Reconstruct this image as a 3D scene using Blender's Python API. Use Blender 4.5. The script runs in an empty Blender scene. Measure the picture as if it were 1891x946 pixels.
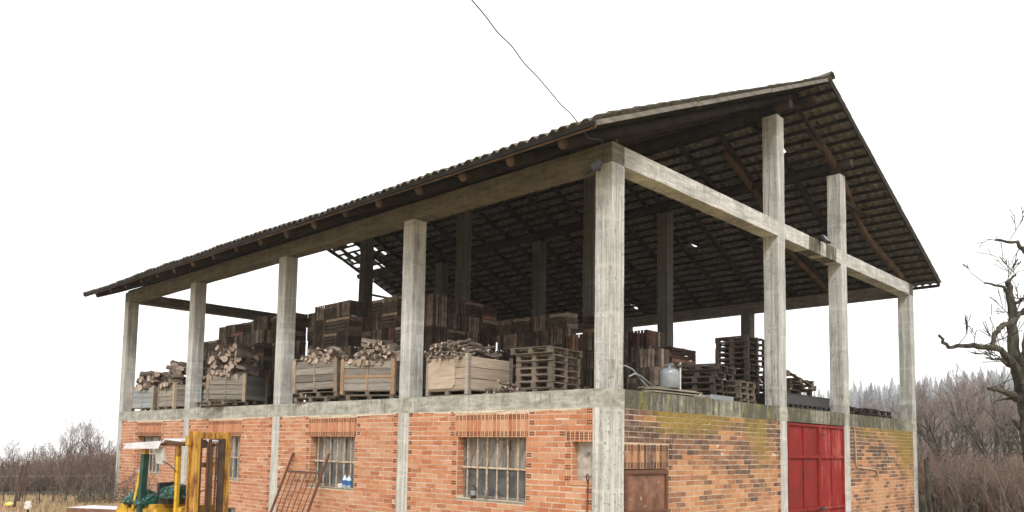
import bpy, math, random
import numpy as np
from mathutils import Vector, Matrix, noise as mnoise
random.seed(7)
R = math.radians
sc = bpy.context.scene
col = sc.collection

# ------------------------------------------------------------------ camera
CAM = Vector((7.688, -10.3154, 2.0))
yaw, pitch, roll = R(43.7795), R(4.7842), R(0.9642)
F = Vector((-math.sin(yaw)*math.cos(pitch), math.cos(yaw)*math.cos(pitch), math.sin(pitch)))
Rr = Vector((math.cos(yaw), math.sin(yaw), 0)); U = Rr.cross(F)
R2 = math.cos(roll)*Rr + math.sin(roll)*U
U2 = -math.sin(roll)*Rr + math.cos(roll)*U
cd = bpy.data.cameras.new('camera'); cam = bpy.data.objects.new('camera', cd); col.objects.link(cam)
M = Matrix.Identity(4)
for i in range(3):
    M[i][0] = R2[i]; M[i][1] = U2[i]; M[i][2] = -F[i]; M[i][3] = CAM[i]
cam.matrix_world = M
cd.sensor_width = 36; cd.sensor_fit = 'HORIZONTAL'
cd.lens = 1476.2/1891*36
cd.shift_y = (703.82-473)/1891
cd.clip_end = 6000; cd.clip_start = .1
sc.camera = cam

# ------------------------------------------------------------------ sky and sun (overcast)
SUN_EL, SUN_AZ = R(42), R(118)      # azimuth from +X towards -Y measured clockwise below
sdir = Vector((math.cos(SUN_EL)*math.cos(R(-42)), math.cos(SUN_EL)*math.sin(R(-42)), math.sin(SUN_EL)))
w = bpy.data.worlds.new('World'); sc.world = w; w.use_nodes = True
nt = w.node_tree; bg = nt.nodes['Background']
sk = nt.nodes.new('ShaderNodeTexSky'); sk.sky_type = 'NISHITA'; sk.sun_disc = False
sk.sun_elevation = SUN_EL; sk.sun_rotation = math.atan2(sdir.x, sdir.y); sk.air_density = 1; sk.dust_density = 5
hs = nt.nodes.new('ShaderNodeHueSaturation'); hs.inputs['Saturation'].default_value = .15
mx = nt.nodes.new('ShaderNodeMix'); mx.data_type = 'RGBA'; mx.inputs['Factor'].default_value = .88
mx.inputs['B'].default_value = (9.6, 9.6, 9.55, 1)
nt.links.new(sk.outputs[0], hs.inputs['Color']); nt.links.new(hs.outputs[0], mx.inputs['A'])
nt.links.new(mx.outputs['Result'], bg.inputs['Color']); bg.inputs['Strength'].default_value = .12
sl = bpy.data.lights.new('sun', 'SUN'); sl.energy = 1.5; sl.angle = R(12); sl.color = (1, .975, .94)
so = bpy.data.objects.new('sun', sl); col.objects.link(so)
so.rotation_euler = sdir.to_track_quat('Z', 'Y').to_euler(); so.location = (20, -20, 30)
sc.view_settings.view_transform = 'Standard'; sc.view_settings.look = 'None'
sc.view_settings.exposure = .74; sc.view_settings.gamma = 1; sc.view_settings.use_curve_mapping = False
try: sc.cycles.volume_bounces = 1; sc.cycles.volume_max_steps = 64
except Exception: pass

# ------------------------------------------------------------------ materials
class NB:
    def __init__(s, name, rough=.9, spec=.3):
        s.m = bpy.data.materials.new(name); s.m.use_nodes = True; s.t = s.m.node_tree
        s.b = s.t.nodes['Principled BSDF']; s.b.inputs['Roughness'].default_value = rough
        s.b.inputs['Specular IOR Level'].default_value = spec
        s.tc = s.n('ShaderNodeTexCoord')
    def n(s, k): return s.t.nodes.new(k)
    def l(s, a, b): s.t.links.new(a, b)
    def val(s, x, inp):
        if isinstance(x, (int, float)): inp.default_value = x
        elif isinstance(x, tuple): inp.default_value = (*x, 1) if len(x) == 3 else x
        else: s.l(x, inp)
    def noise(s, scale=(1, 1, 1), sc_=1.0, detail=4, rough=.6, coord='Object', dist=0):
        mp = s.n('ShaderNodeMapping'); mp.inputs['Scale'].default_value = scale
        s.l(s.tc.outputs[coord], mp.inputs['Vector'])
        t = s.n('ShaderNodeTexNoise'); t.inputs['Scale'].default_value = sc_; t.inputs['Detail'].default_value = detail
        t.inputs['Roughness'].default_value = rough; t.inputs['Distortion'].default_value = dist
        s.l(mp.outputs[0], t.inputs['Vector']); return t.outputs['Fac']
    def ramp(s, x, a=.35, b=.65, ca=(0, 0, 0), cb=(1, 1, 1)):
        r = s.n('ShaderNodeValToRGB'); r.color_ramp.elements[0].position = a; r.color_ramp.elements[1].position = b
        r.color_ramp.elements[0].color = (*ca, 1); r.color_ramp.elements[1].color = (*cb, 1)
        s.l(x, r.inputs[0]); return r.outputs[0]
    def mix(s, f, a, b, mode='MIX'):
        m = s.n('ShaderNodeMix'); m.data_type = 'RGBA'; m.blend_type = mode
        s.val(f, m.inputs['Factor']); s.val(a, m.inputs['A']); s.val(b, m.inputs['B']); return m.outputs['Result']
    def math(s, op, a, b=0):
        m = s.n('ShaderNodeMath'); m.operation = op; s.val(a, m.inputs[0]); s.val(b, m.inputs[1]); return m.outputs[0]
    def attr(s, name):
        a = s.n('ShaderNodeAttribute'); a.attribute_name = name; return a.outputs['Fac']
    def orand(s):
        return s.n('ShaderNodeObjectInfo').outputs['Random']
    def color(s, c): s.val(c, s.b.inputs['Base Color'])
    def bump(s, h, strength=.4, dist=.01):
        b = s.n('ShaderNodeBump'); b.inputs['Strength'].default_value = strength; b.inputs['Distance'].default_value = dist
        s.l(h, b.inputs['Height']); s.l(b.outputs[0], s.b.inputs['Normal'])

def m_concrete(name, base, dirt=(.10, .10, .085), moss=0, streak=(13, 13, .35)):
    k = NB(name)
    st = k.noise(streak, 1.6, 5, .7)
    bl = k.noise((1, 1, 1), 1.3, 5, .65)
    sp = k.noise((1, 1, 1), 45, 3, .7)
    st2 = k.noise(tuple(x*2.6 if x > 5 else x*.6 for x in streak), 1.6, 3, .6)
    c = k.mix(k.ramp(st, .38, .62), tuple(x*.64 for x in base), tuple(min(1, x*1.2) for x in base))
    c = k.mix(k.math('MULTIPLY', k.ramp(st2, .52, .62), .25), c, tuple(x*.45 for x in base))
    c = k.mix(k.math('MULTIPLY', k.ramp(bl, .48, .66), .6), c, (base[0]*.50, base[1]*.51, base[2]*.50))
    ln = k.noise((.35, .35, 4.5) if streak[0] > 5 else (3.5, 3.5, .4), 1.4, 3, .5)
    c = k.mix(k.math('MULTIPLY', k.ramp(ln, .56, .62), .3), c, tuple(min(1, x*1.3) for x in base))
    sp2 = k.noise((1, 1, 1), 16, 4, .8)
    c = k.mix(k.math('MULTIPLY', k.ramp(sp2, .60, .66), .6), c, tuple(x*.38 for x in base))
    c = k.mix(k.math('MULTIPLY', k.ramp(sp, .60, .68), .6), c, tuple(x*.35 for x in base))
    if moss:
        a = k.attr('moss'); n1 = k.noise((7, 7, 1.2), 1.4, 5, .7)
        f = k.ramp(k.math('ADD', k.math('MULTIPLY', a, .9), k.math('MULTIPLY', k.math('SUBTRACT', n1, .5), 2.2)), .15, .75)
        c = k.mix(f, c, k.mix(k.ramp(k.noise((3, 3, 1.6), 1.3, 6, .75), .50, .66), (.085, .082, .06), (.19, .17, .045)))
    k.color(c); k.bump(k.math('SUBTRACT', k.math('ADD', st, k.math('MULTIPLY', st2, .5)), k.math('MULTIPLY', k.ramp(sp2, .58, .68), .8)), .8, .02)
    return k.m

def m_brick(name, cols, mossy=False):
    k = NB(name)
    r = k.attr('rnd')
    rp = k.n('ShaderNodeValToRGB'); rp.color_ramp.interpolation = 'LINEAR'
    els = rp.color_ramp.elements
    els[0].position = 0; els[0].color = (*cols[0], 1); els[1].position = 1; els[1].color = (*cols[-1], 1)
    for i, c in enumerate(cols[1:-1]):
        e = els.new((i+1)/(len(cols)-1)); e.color = (*c, 1)
    k.l(r, rp.inputs[0]); c = rp.outputs[0]
    n1 = k.noise((1, 1, 1.0), 6, 5, .7); n2 = k.noise((1, 1, 1), 38, 3, .6)
    c = k.mix(k.math('MULTIPLY', k.ramp(n1, .45, .75), .4), c, (.60, .38, .27))      # lime bloom
    c = k.mix(k.math('MULTIPLY', k.ramp(n2, .55, .75), .35), c, (.22, .10, .06))
    nL = k.noise((1, 1, .7), .9, 4, .6)
    c = k.mix(k.math('MULTIPLY', k.ramp(nL, .5, .75), .3), c, (.30, .16, .10))
    if mossy:
        a = k.attr('moss'); n3 = k.noise((1, 1, .3), 4.5, 6, .8)
        f = k.ramp(k.math('ADD', a, k.math('MULTIPLY', k.math('SUBTRACT', n3, .5), 3.0)), .38, 1.0)
        c = k.mix(k.math('MULTIPLY', f, .7), c, k.mix(k.ramp(n2, .4, .6), (.40, .275, .04), (.15, .12, .035)))
    k.color(c); k.bump(n2, .35, .006)
    return k.m

def m_mortar(name, base, mossy=False):
    k = NB(name); n = k.noise((1, 1, 1), 9, 5, .7)
    c = k.mix(k.ramp(n, .35, .65), tuple(x*.7 for x in base), base)
    if mossy:
        f = k.ramp(k.math('ADD', k.attr('moss'), k.math('MULTIPLY', k.math('SUBTRACT', n, .5), 1.6)), .5, 1.0)
        c = k.mix(k.math('MULTIPLY', f, .7), c, (.30, .24, .08))
    k.color(c); k.bump(n, .5, .01); return k.m

def m_wood(name, a, b, grain=(3, 3, 30), rnd=.0, dark=None, coord='Object', rough=.85, con=False):
    k = NB(name, rough, .2)
    g = k.noise(grain, 1.5, 4, .65, coord)
    bl = k.noise((1, 1, 1), 2.2, 4, .6, coord)
    c = k.mix(k.ramp(g, .32, .68), a, b)
    c = k.mix(k.math('MULTIPLY', k.ramp(bl, .45, .7), .6), c, dark or tuple(x*.45 for x in a))
    if rnd:
        v = k.math('ADD', 1-rnd, k.math('MULTIPLY', k.math('ADD', k.orand(), k.attr('rnd')), rnd))
        if con: v = k.math('MULTIPLY', k.math('ADD', .55, k.math('MULTIPLY', k.orand(), .7)), k.math('ADD', .42, k.math('MULTIPLY', k.math('POWER', k.attr('rnd'), 2.2), 1.75)))
        mm = k.n('ShaderNodeVectorMath'); mm.operation = 'SCALE'; k.l(c, mm.inputs[0]); k.l(v, mm.inputs['Scale']); c = mm.outputs[0]
    k.color(c); k.bump(g, .4, .006); return k.m

def m_plain(name, a, b=None, sc_=6, rough=.8, spec=.3, metal=0, scale=(1, 1, 1), lo=.4, hi=.65, bump=.2):
    k = NB(name, rough, spec); k.b.inputs['Metallic'].default_value = metal
    n = k.noise(scale, sc_, 5, .65)
    k.color(k.mix(k.ramp(n, lo, hi), a, b or tuple(x*.7 for x in a))); 
    if bump: k.bump(n, bump, .006)
    return k.m

MT = {}
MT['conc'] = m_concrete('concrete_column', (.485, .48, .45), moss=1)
MT['conc_in'] = m_concrete('concrete_column_shaded', (.15, .145, .13))  # darker copy of the column concrete, interior shade painted into the colour
MT['conc_low'] = m_concrete('concrete_pillar', (.53, .52, .48))
MT['beam'] = m_concrete('concrete_beam_shaded', (.175, .158, .13), streak=(.9, .9, 8))  # shade under the eaves is put into this dark base colour
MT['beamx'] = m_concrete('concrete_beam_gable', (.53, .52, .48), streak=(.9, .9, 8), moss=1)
MT['floor'] = m_concrete('concrete_floor_darkened', (.13, .12, .105))  # floor colour darkened so less light bounces up under the roof
MT['slab'] = m_concrete('concrete_slab', (.40, .39, .335), moss=1, streak=(1.4, 1.4, 5))
MT['brickL'] = m_brick('brick_orange', [(.36, .125, .058), (.46, .175, .080), (.50, .225, .115), (.40, .145, .068), (.53, .29, .175), (.46, .185, .09)])
MT['brickR'] = m_brick('brick_weathered', [(.075, .046, .036), (.12, .065, .042), (.17, .085, .052), (.25, .12, .06), (.36, .165, .075), (.43, .20, .09), (.47, .25, .125)], True)
MT['mortL'] = m_mortar('mortar_pale', (.68, .58, .45)); MT['mortR'] = m_mortar('mortar_cream', (.60, .50, .38), True)
MT['hole'] = m_plain('hole_dark', (.03, .015, .01), bump=0)
MT['tile'] = m_plain('roof_tile', (.15, .142, .122), (.065, .065, .055), 5, .85, .3)
MT['tileu'] = m_plain('roof_tile_underside', (.245, .24, .22), (.09, .085, .075), 7, .9, .2)
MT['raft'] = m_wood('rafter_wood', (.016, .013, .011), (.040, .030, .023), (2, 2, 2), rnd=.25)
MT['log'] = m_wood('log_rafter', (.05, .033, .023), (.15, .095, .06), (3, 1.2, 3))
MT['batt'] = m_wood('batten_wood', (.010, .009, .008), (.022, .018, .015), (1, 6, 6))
MT['board'] = m_wood('verge_board', (.24, .22, .185), (.12, .105, .085), (2, 1, 8))
MT['eave'] = m_wood('eave_board', (.13, .095, .07), (.21, .155, .115), (1, 8, 8))
MT['steel'] = m_plain('steel_frame_grey', (.22, .21, .19), (.14, .10, .07), 12, .6, .4)
MT['bar'] = m_plain('bar_cream', (.55, .47, .36), (.30, .17, .09), 14, .6, .4)
MT['reddoor'] = m_plain('door_red_paint', (.235, .014, .013), (.15, .016, .012), 3, .6, .2, scale=(1, 1, .5), bump=.1)
def m_redfade():
    k = NB('door_red_faded', .6, .2); n = k.noise((3, 3, .7), 1.6, 5, .75); n2 = k.noise((6, 6, 1.5), 2, 4, .7)
    c = k.mix(k.ramp(n, .5, .64), (.23, .014, .013), (.36, .09, .07)); c = k.mix(k.ramp(n2, .64, .72), c, (.17, .06, .035)); k.color(c); k.bump(n, .1); return k.m
MT['reddoor2'] = m_redfade()
def m_rust():
    k = NB('rusty_sheet', .7, .4); n = k.noise((1, 1, 1), 3, 6, .75); n2 = k.noise((1, 1, 1), 7, 3, .5)
    c = k.mix(k.ramp(n, .35, .65), (.10, .048, .03), (.26, .125, .075)); c = k.mix(k.ramp(n2, .68, .72), c, (.55, .5, .45)); k.color(c); k.bump(n, .3); return k.m
MT['rust'] = m_rust()
MT['rustbar'] = m_plain('rusty_bar', (.10, .045, .03), (.16, .07, .04), 20, .7)
MT['white'] = m_plain('white_pipe', (.62, .60, .55), (.45, .42, .36), 9, .5)
MT['plaster'] = m_plain('niche_plaster', (.45, .42, .38), (.30, .25, .20), 6)
MT['black'] = m_plain('black_metal', (.025, .025, .027), (.04, .04, .04), 9, .5, .5)
MT['galv'] = m_plain('galvanised_metal', (.27, .29, .30), (.19, .205, .215), 8, .4, .5, .2)
def m_glass():
    k = NB('window_dusty_glass', .22, .5)
    n = k.noise((1, 1, 1), 3, 4, .6); n2 = k.noise((9, 9, .6), 1.2, 3, .5)
    s = k.n('ShaderNodeSeparateXYZ'); k.l(k.tc.outputs['Object'], s.inputs[0])
    up = k.math('GREATER_THAN', s.outputs['Z'], 1.62)
    c = k.mix(up, k.mix(k.ramp(n, .35, .7), (.06, .065, .068), (.15, .155, .15)), k.mix(k.ramp(n2, .35, .62), (.13, .115, .095), (.32, .30, .265)))
    k.color(c); return k.m
MT['glass'] = m_glass()
MT['pallet'] = m_wood('pallet_wood', (.115, .092, .07), (.22, .175, .135), (3, 3, 3), rnd=.3)
MT['palletd'] = m_wood('pallet_wood_dark', (.04, .031, .026), (.095, .072, .058), (3, 3, 3), rnd=.3)
MT['crate'] = m_wood('crate_wood_brown', (.082, .062, .048), (.215, .168, .132), (4, 4, 4), rnd=.85, con=True)
MT['crater'] = m_wood('crate_wood_red', (.085, .042, .031), (.17, .092, .066), (4, 4, 4), rnd=.7, con=True)
MT['binpale'] = m_wood('bin_wood_pale', (.30, .235, .175), (.47, .385, .30), (1.2, 1.2, 14), rnd=.38, dark=(.34, .26, .19))
MT['bingrey'] = m_wood('bin_wood_grey', (.14, .125, .105), (.29, .26, .22), (1.2, 1.2, 14), rnd=.6, dark=(.20, .17, .14))
MT['binblue'] = m_wood('bin_wood_bluegrey', (.17, .19, .195), (.30, .32, .32), (1.2, 1.2, 14), rnd=.5, dark=(.24, .20, .16))
MT['binend'] = m_wood('bin_plank_orange', (.44, .27, .15), (.26, .18, .125), (1.2, 1.2, 14), rnd=.2)
MT['post'] = m_wood('bin_post_wood', (.24, .185, .13), (.38, .30, .21), (1.2, 1.2, 14), rnd=.4)
MT['bark'] = m_wood('log_bark', (.085, .066, .052), (.20, .16, .128), (6, 6, 3), rnd=.3)
MT['cut'] = m_wood('log_cut_end', (.29, .22, .17), (.46, .37, .30), (9, 9, 9), rnd=.3, dark=(.36, .26, .18))
MT['split'] = m_wood('split_wood', (.15, .12, .098), (.35, .29, .24), (2, 12, 12), rnd=.4, dark=(.24, .15, .10))

# ------------------------------------------------------------------ mesh builder
class MB:
    def __init__(s): s.v = []; s.f = []; s.mi = []; s.r = []; s.mo = []
    def face(s, pts, mi=0, r=None, mo=0):
        b = len(s.v); s.v += [tuple(p) for p in pts]; s.f.append(tuple(range(b, b+len(pts)))); s.mi.append(mi)
        s.r.append(random.random() if r is None else r); s.mo.append(mo)
    def raw(s, vs, fs, mi=0, r=None, mo=0):
        b = len(s.v); r = random.random() if r is None else r
        s.v += [tuple(p) for p in vs]
        for q in fs: s.f.append(tuple(b+i for i in q)); s.mi.append(mi); s.r.append(r); s.mo.append(mo)
    def box(s, a, b, mi=0, r=None, mo=0, jit=0, M_=None):
        x0, y0, z0 = a; x1, y1, z1 = b
        vs = [(x0,y0,z0),(x1,y0,z0),(x1,y1,z0),(x0,y1,z0),(x0,y0,z1),(x1,y0,z1),(x1,y1,z1),(x0,y1,z1)]
        if jit: vs = [tuple(c+random.uniform(-jit, jit) for c in v) for v in vs]
        if M_ is not None: vs = [tuple(M_ @ Vector(v)) for v in vs]
        s.raw(vs, [(0,3,2,1),(4,5,6,7),(0,1,5,4),(1,2,6,5),(2,3,7,6),(3,0,4,7)], mi, r, mo)
    def bar(s, p, q, w_, h_=None, mi=0, r=None, up=Vector((0, 0, 1)), mo=0):
        p = Vector(p); q = Vector(q); h_ = h_ or w_; d = (q-p).normalized()
        sd = d.cross(up)
        if sd.length < 1e-3: sd = d.cross(Vector((1, 0, 0)))
        sd.normalize(); u = sd.cross(d)
        vs = []
        for c in (p, q):
            for a, b in ((-1,-1),(1,-1),(1,1),(-1,1)): vs.append(c + sd*a*w_/2 + u*b*h_/2)
        s.raw(vs, [(0,3,2,1),(4,5,6,7),(0,1,5,4),(1,2,6,5),(2,3,7,6),(3,0,4,7)], mi, r, mo)
    def tube(s, pts, rad, n=8, mi=0, capmi=None, r=None, wob=0):
        pts = [Vector(p) for p in pts]; b = len(s.v); r = random.random() if r is None else r
        rads = rad if isinstance(rad, (list, tuple)) else [rad]*len(pts)
        pd = None
        for i, p in enumerate(pts):
            d = (pts[min(i+1, len(pts)-1)]-pts[max(i-1, 0)])
            if d.length < 1e-9: d = Vector((0, 0, 1))
            d.normalize()
            if pd is None: a = d.cross(Vector((.31, .17, .93)))
            else: a = pd - d*pd.dot(d)
            if a.length < 1e-4: a = d.cross(Vector((1, 0, 0)))
            a.normalize(); pd = a; c = d.cross(a)
            for j in range(n):
                t = 2*math.pi*j/n; rr = rads[i]*(1+(random.uniform(-wob, wob) if wob else 0))
                s.v.append(tuple(p + a*math.cos(t)*rr + c*math.sin(t)*rr))
        for i in range(len(pts)-1):
            for j in range(n):
                k = (j+1) % n
                s.f.append((b+i*n+j, b+i*n+k, b+(i+1)*n+k, b+(i+1)*n+j)); s.mi.append(mi); s.r.append(r); s.mo.append(0)
        cm = mi if capmi is None else capmi
        s.f.append(tuple(b+j for j in reversed(range(n)))); s.f.append(tuple(b+(len(pts)-1)*n+j for j in range(n)))
        s.mi += [cm, cm]; s.r += [r, r]; s.mo += [0, 0]
    def lathe(s, prof, c=(0, 0, 0), n=20, mi=0):
        b = len(s.v); cx, cy, cz = c
        for (rr, z) in prof:
            for j in range(n):
                t = 2*math.pi*j/n; s.v.append((cx+rr*math.cos(t), cy+rr*math.sin(t), cz+z))
        for i in range(len(prof)-1):
            for j in range(n):
                k = (j+1) % n; s.f.append((b+i*n+j, b+i*n+k, b+(i+1)*n+k, b+(i+1)*n+j)); s.mi.append(mi); s.r.append(.5); s.mo.append(0)
    def mesh(s, name, mats, smooth=False):
        me = bpy.data.meshes.new(name); me.from_pydata(s.v, [], s.f); me.update()
        for m in (mats if isinstance(mats, (list, tuple)) else [mats]): me.materials.append(m)
        me.polygons.foreach_set('material_index', s.mi)
        if smooth: me.polygons.foreach_set('use_smooth', [True]*len(s.f))
        a = me.attributes.new('rnd', 'FLOAT', 'FACE'); a.data.foreach_set('value', s.r)
        if any(s.mo): a = me.attributes.new('moss', 'FLOAT', 'FACE'); a.data.foreach_set('value', s.mo)
        return me
    def build(s, name, mats, parent=None, smooth=False):
        o = bpy.data.objects.new(name, s.mesh(name, mats, smooth)); col.objects.link(o)
        if parent is not None: o.parent = parent
        return o

def tag(o, label=None, cat=None, group=None, kind=None):
    if label: o['label'] = label
    if cat: o['category'] = cat
    if group: o['group'] = group
    if kind: o['kind'] = kind
    return o
def empty(name, loc=(0, 0, 0), rz=0, label=None, cat=None, group=None):
    o = bpy.data.objects.new(name, None); col.objects.link(o); o.location = loc; o.rotation_euler = (0, 0, rz)
    o.empty_display_size = .2
    return tag(o, label, cat, group)
def dup(o, parent=None):
    c = o.copy(); col.objects.link(c)
    if parent is not None: c.parent = parent
    for ch in [x for x in o.children]: dup(ch, c)
    return c

# ------------------------------------------------------------------ key dimensions (metres)
CX = [0, -5.09, -10.13, -15.18, -20.21]      # right faces of the column rows along the long side
DY = [0, 6.02, 9.54, 14.64]                  # near faces of the column rows along the gable side
W = .34
SB, ST, BB, BT = 2.676, 2.987, 6.716, 7.053
XL, YR = CX[4]-W, DY[3]+W                    # far ends of the barn
RIDGE_Y, RIDGE_Z, SLOPE = 7.49, 10.62, .431
EAVE_L, EAVE_R, ROOF_X0, ROOF_X1 = -1.18, 15.62, -20.95, .60
def roof_z(y): return RIDGE_Z - SLOPE*abs(y-RIDGE_Y)

# ------------------------------------------------------------------ ground, hills, haze
def terrain_z(x, y):
    # rises to a wooded hill to the right and behind; falls away to the left beyond the hedge
    dx, dy = x-CAM.x, y-CAM.y
    d = math.hypot(dx, dy); az = math.degrees(math.atan2(-dx, dy))      # 0 = +Y, 90 = -X
    hill = 0
    if d > 60:
        t = min(1, (d-60)/1300); t = t**1.25
        a = max(0, min(1, (46-az)/24)) if az > -170 else 1
        hill = t*a*(84.0+22*max(0, min(1, (20-az)/9)))
    drop = 0
    if d > 36:
        a = max(0, min(1, (az-52)/12)); t = min(1, (d-36)/60); drop = -a*(t*t*(3-2*t))*26
        if d > 96: drop -= a*(d-96)*.045
    nz = mnoise.noise(Vector((x*.12, y*.12, 0)))*.10 if d < 60 else 0
    return hill+drop+(nz if not (-22 < x < 2 and -1 < y < 16) else 0)
def build_ground():
    # polar-ish grid, dense near the building
    rs = [0, 3, 6, 9, 12, 15, 18, 21, 24, 27, 30, 34, 38, 43, 50, 58, 68, 80, 95, 115, 140, 175, 220, 260, 300, 340, 390, 440, 490, 540, 600, 700, 820, 950, 1080, 1220, 1360, 1500, 1700, 1900]
    na = 144; v = [(CAM.x, CAM.y, 0)]; f = []
    for r_ in rs[1:]:
        for j in range(na):
            t = 2*math.pi*j/na; x = CAM.x+r_*math.cos(t); y = CAM.y+r_*math.sin(t); v.append((x, y, terrain_z(x, y)-.0))
    for j in range(na): f.append((0, 1+j, 1+(j+1) % na))
    for i in range(len(rs)-2):
        for j in range(na):
            a = 1+i*na+j; b = 1+i*na+(j+1) % na; f.append((a, a+na, b+na, b))
    me = bpy.data.meshes.new('ground'); me.from_pydata(v, [], f); me.update()
    me.polygons.foreach_set('use_smooth', [True]*len(f))
    k = NB('ground_dry_grass'); n = k.noise((1, 1, 1), .7, 6, .7); n2 = k.noise((1, 1, 1), 9, 5, .7)
    c = k.mix(k.ramp(n, .4, .62), (.42, .31, .15), (.27, .20, .10)); c = k.mix(k.ramp(n2, .5, .7), c, (.17, .15, .07))
    sx = k.n('ShaderNodeSeparateXYZ'); k.l(k.tc.outputs['Object'], sx.inputs[0])
    c = k.mix(k.ramp(k.math('MULTIPLY', sx.outputs['Y'], .01), .14, .26), c, (.085, .065, .045))
    k.color(c); k.bump(n2, .8, .05); me.materials.append(k.m)
    o = bpy.data.objects.new('ground', me); col.objects.link(o); tag(o, 'dry yellow-brown grass ground around the barn', 'ground', kind='structure')
build_ground()

def build_haze():
    b = MB(); b.box((-1950, -1960, -140), (1960, 1950, 190)); 
    k = bpy.data.materials.new('haze_air'); k.use_nodes = True; t = k.node_tree; t.nodes.remove(t.nodes['Principled BSDF'])
    v = t.nodes.new('ShaderNodeVolumePrincipled'); v.inputs['Density'].default_value = HAZE; v.inputs['Color'].default_value = (.96, .97, 1, 1)
    v.inputs['Anisotropy'].default_value = .2
    t.links.new(v.outputs[0], t.nodes['Material Output'].inputs['Volume'])
    o = b.build('haze', k); tag(o, 'thin grey winter mist over the wooded hill', 'haze', kind='stuff')
HAZE = .0005
build_haze()

# ================================================================== BARN
barn = empty('barn', (0, 0, 0), 0, 'long open-sided barn with concrete columns, orange brick ground floor and dark tiled gable roof', 'barn')

def rough_prism(mb, x0, x1, y0, y1, z0, z1, seg=.45, j=.006, axis=2, mi=0, moss=None):
    """box subdivided along one axis with slightly uneven cast edges"""
    lo = [x0, y0, z0]; hi = [x1, y1, z1]; L = hi[axis]-lo[axis]; n = max(1, int(L/seg)); o = [a for a in range(3) if a != axis]
    b = len(mb.v); ch = .012
    ring = [(0+ch,0),(1-ch,0),(1,0+ch),(1,1-ch),(1-ch,1),(0+ch,1),(0,1-ch),(0,ch)]
    for i in range(n+1):
        t = lo[axis]+L*i/n
        for (u, v_) in ring:
            p = [0, 0, 0]; p[axis] = t
            du, dv = hi[o[0]]-lo[o[0]], hi[o[1]]-lo[o[1]]
            cu = ch/du*.34 if False else 0
            p[o[0]] = lo[o[0]]+du*u+random.uniform(-j, j)*(.5 if 0 < u < 1 else 1); p[o[1]] = lo[o[1]]+dv*v_+random.uniform(-j, j)*.5
            mb.v.append(tuple(p))
    flip = axis == 1
    for i in range(n):
        for k_ in range(8):
            q = [b+i*8+k_, b+i*8+(k_+1) % 8, b+(i+1)*8+(k_+1) % 8, b+(i+1)*8+k_]
            if flip: q.reverse()
            mb.f.append(tuple(q)); mb.mi.append(mi); mb.r.append(.5)
            c = [sum(mb.v[z][a] for z in q)/4 for a in range(3)]
            mb.mo.append(moss(*c) if moss else 0)
    e0 = [b+k_ for k_ in range(8)]; e1 = [b+n*8+k_ for k_ in range(8)]
    if not flip: e0.reverse()
    else: e1.reverse()
    mb.f.append(tuple(e0)); mb.f.append(tuple(e1)); mb.mi += [mi]*2; mb.r += [.5]*2; mb.mo += [0, 0]

def col_moss(x, y, z):
    if x > -.3 and 2.9 < z < 3.25: return .25
    return 0
for i, cx in enumerate(CX):
    for j, dy in enumerate(DY):
        top = {0: BB, 3: BB, 1: 9.46, 2: 9.04}[j]
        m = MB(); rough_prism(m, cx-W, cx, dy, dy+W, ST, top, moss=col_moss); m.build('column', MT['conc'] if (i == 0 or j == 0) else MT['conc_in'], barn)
        if j == 0 or i == 0:
            m = MB(); e = .012 if (i == 0 and j == 0) else 0
            rough_prism(m, cx-W-e, cx+e, dy-e, dy+W+e, -.2, SB); m.build('ground_pillar', MT['conc_low'], barn)

# slab with subdivided fascias carrying moss
def slab_moss(x, y, z):
    if x > -.01: # gable side fascia
        if y < .42 or any(abs(y-(d+W/2)) < .16 for d in DY): return 0
        return .78+.3*math.sin(y*2.1)*math.sin(y*.9+1)
    return .12 if z > ST-.12 else 0
m = MB()
nseg = 120
m.box((XL+.01, .01, SB+.01), (-.01, YR-.01, ST-.004), mo=.1)
for k in range(nseg):
    for r_ in range(3):
        za, zb = SB+(ST-SB)*r_/3, SB+(ST-SB)*(r_+1)/3
        xa, xb = XL+(0-XL)*k/nseg, XL+(0-XL)*(k+1)/nseg
        m.face([(xa, 0, za), (xb, 0, za), (xb, 0, zb), (xa, 0, zb)], mo=slab_moss(-1, 0, zb))
        ya, yb = YR*k/nseg, YR*(k+1)/nseg
        m.face([(0, ya, za), (0, yb, za), (0, yb, zb), (0, ya, zb)], mo=slab_moss(0, (ya+yb)/2, zb))
m.face([(XL, 0, SB), (XL, YR, SB), (XL, YR, ST), (XL, 0, ST)]); m.face([(XL, YR, SB), (0, YR, SB), (0, YR, ST), (XL, YR, ST)])
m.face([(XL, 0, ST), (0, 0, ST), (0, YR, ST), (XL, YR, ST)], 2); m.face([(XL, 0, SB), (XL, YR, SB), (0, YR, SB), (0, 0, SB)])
# ragged mortar line under the slab
for k in range(150):
    x = random.uniform(XL, -.3); w_ = random.uniform(.08, .5); h = random.uniform(.008, .04)
    if min(abs(x+w_/2-(c-W/2)) for c in CX) < .4: continue
    m.box((x, -.0045, SB-h), (x+w_, .03, SB-.0005), 1, jit=.004)
m.build('floor_slab', [MT['slab'], MT['mortL'], MT['floor']], barn)

# beams
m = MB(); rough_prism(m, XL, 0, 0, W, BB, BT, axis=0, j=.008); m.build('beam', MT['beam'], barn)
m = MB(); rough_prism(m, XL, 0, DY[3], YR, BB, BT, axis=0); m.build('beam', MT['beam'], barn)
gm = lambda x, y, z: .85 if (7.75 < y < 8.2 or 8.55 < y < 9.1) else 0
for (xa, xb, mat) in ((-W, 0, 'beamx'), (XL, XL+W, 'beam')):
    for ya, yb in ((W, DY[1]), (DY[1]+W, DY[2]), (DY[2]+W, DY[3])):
        m = MB(); rough_prism(m, xa, xb, ya, yb, BB, BT, axis=1, seg=.3, moss=gm if xa > -1 else None); m.build('beam', MT[mat], barn)

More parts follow.
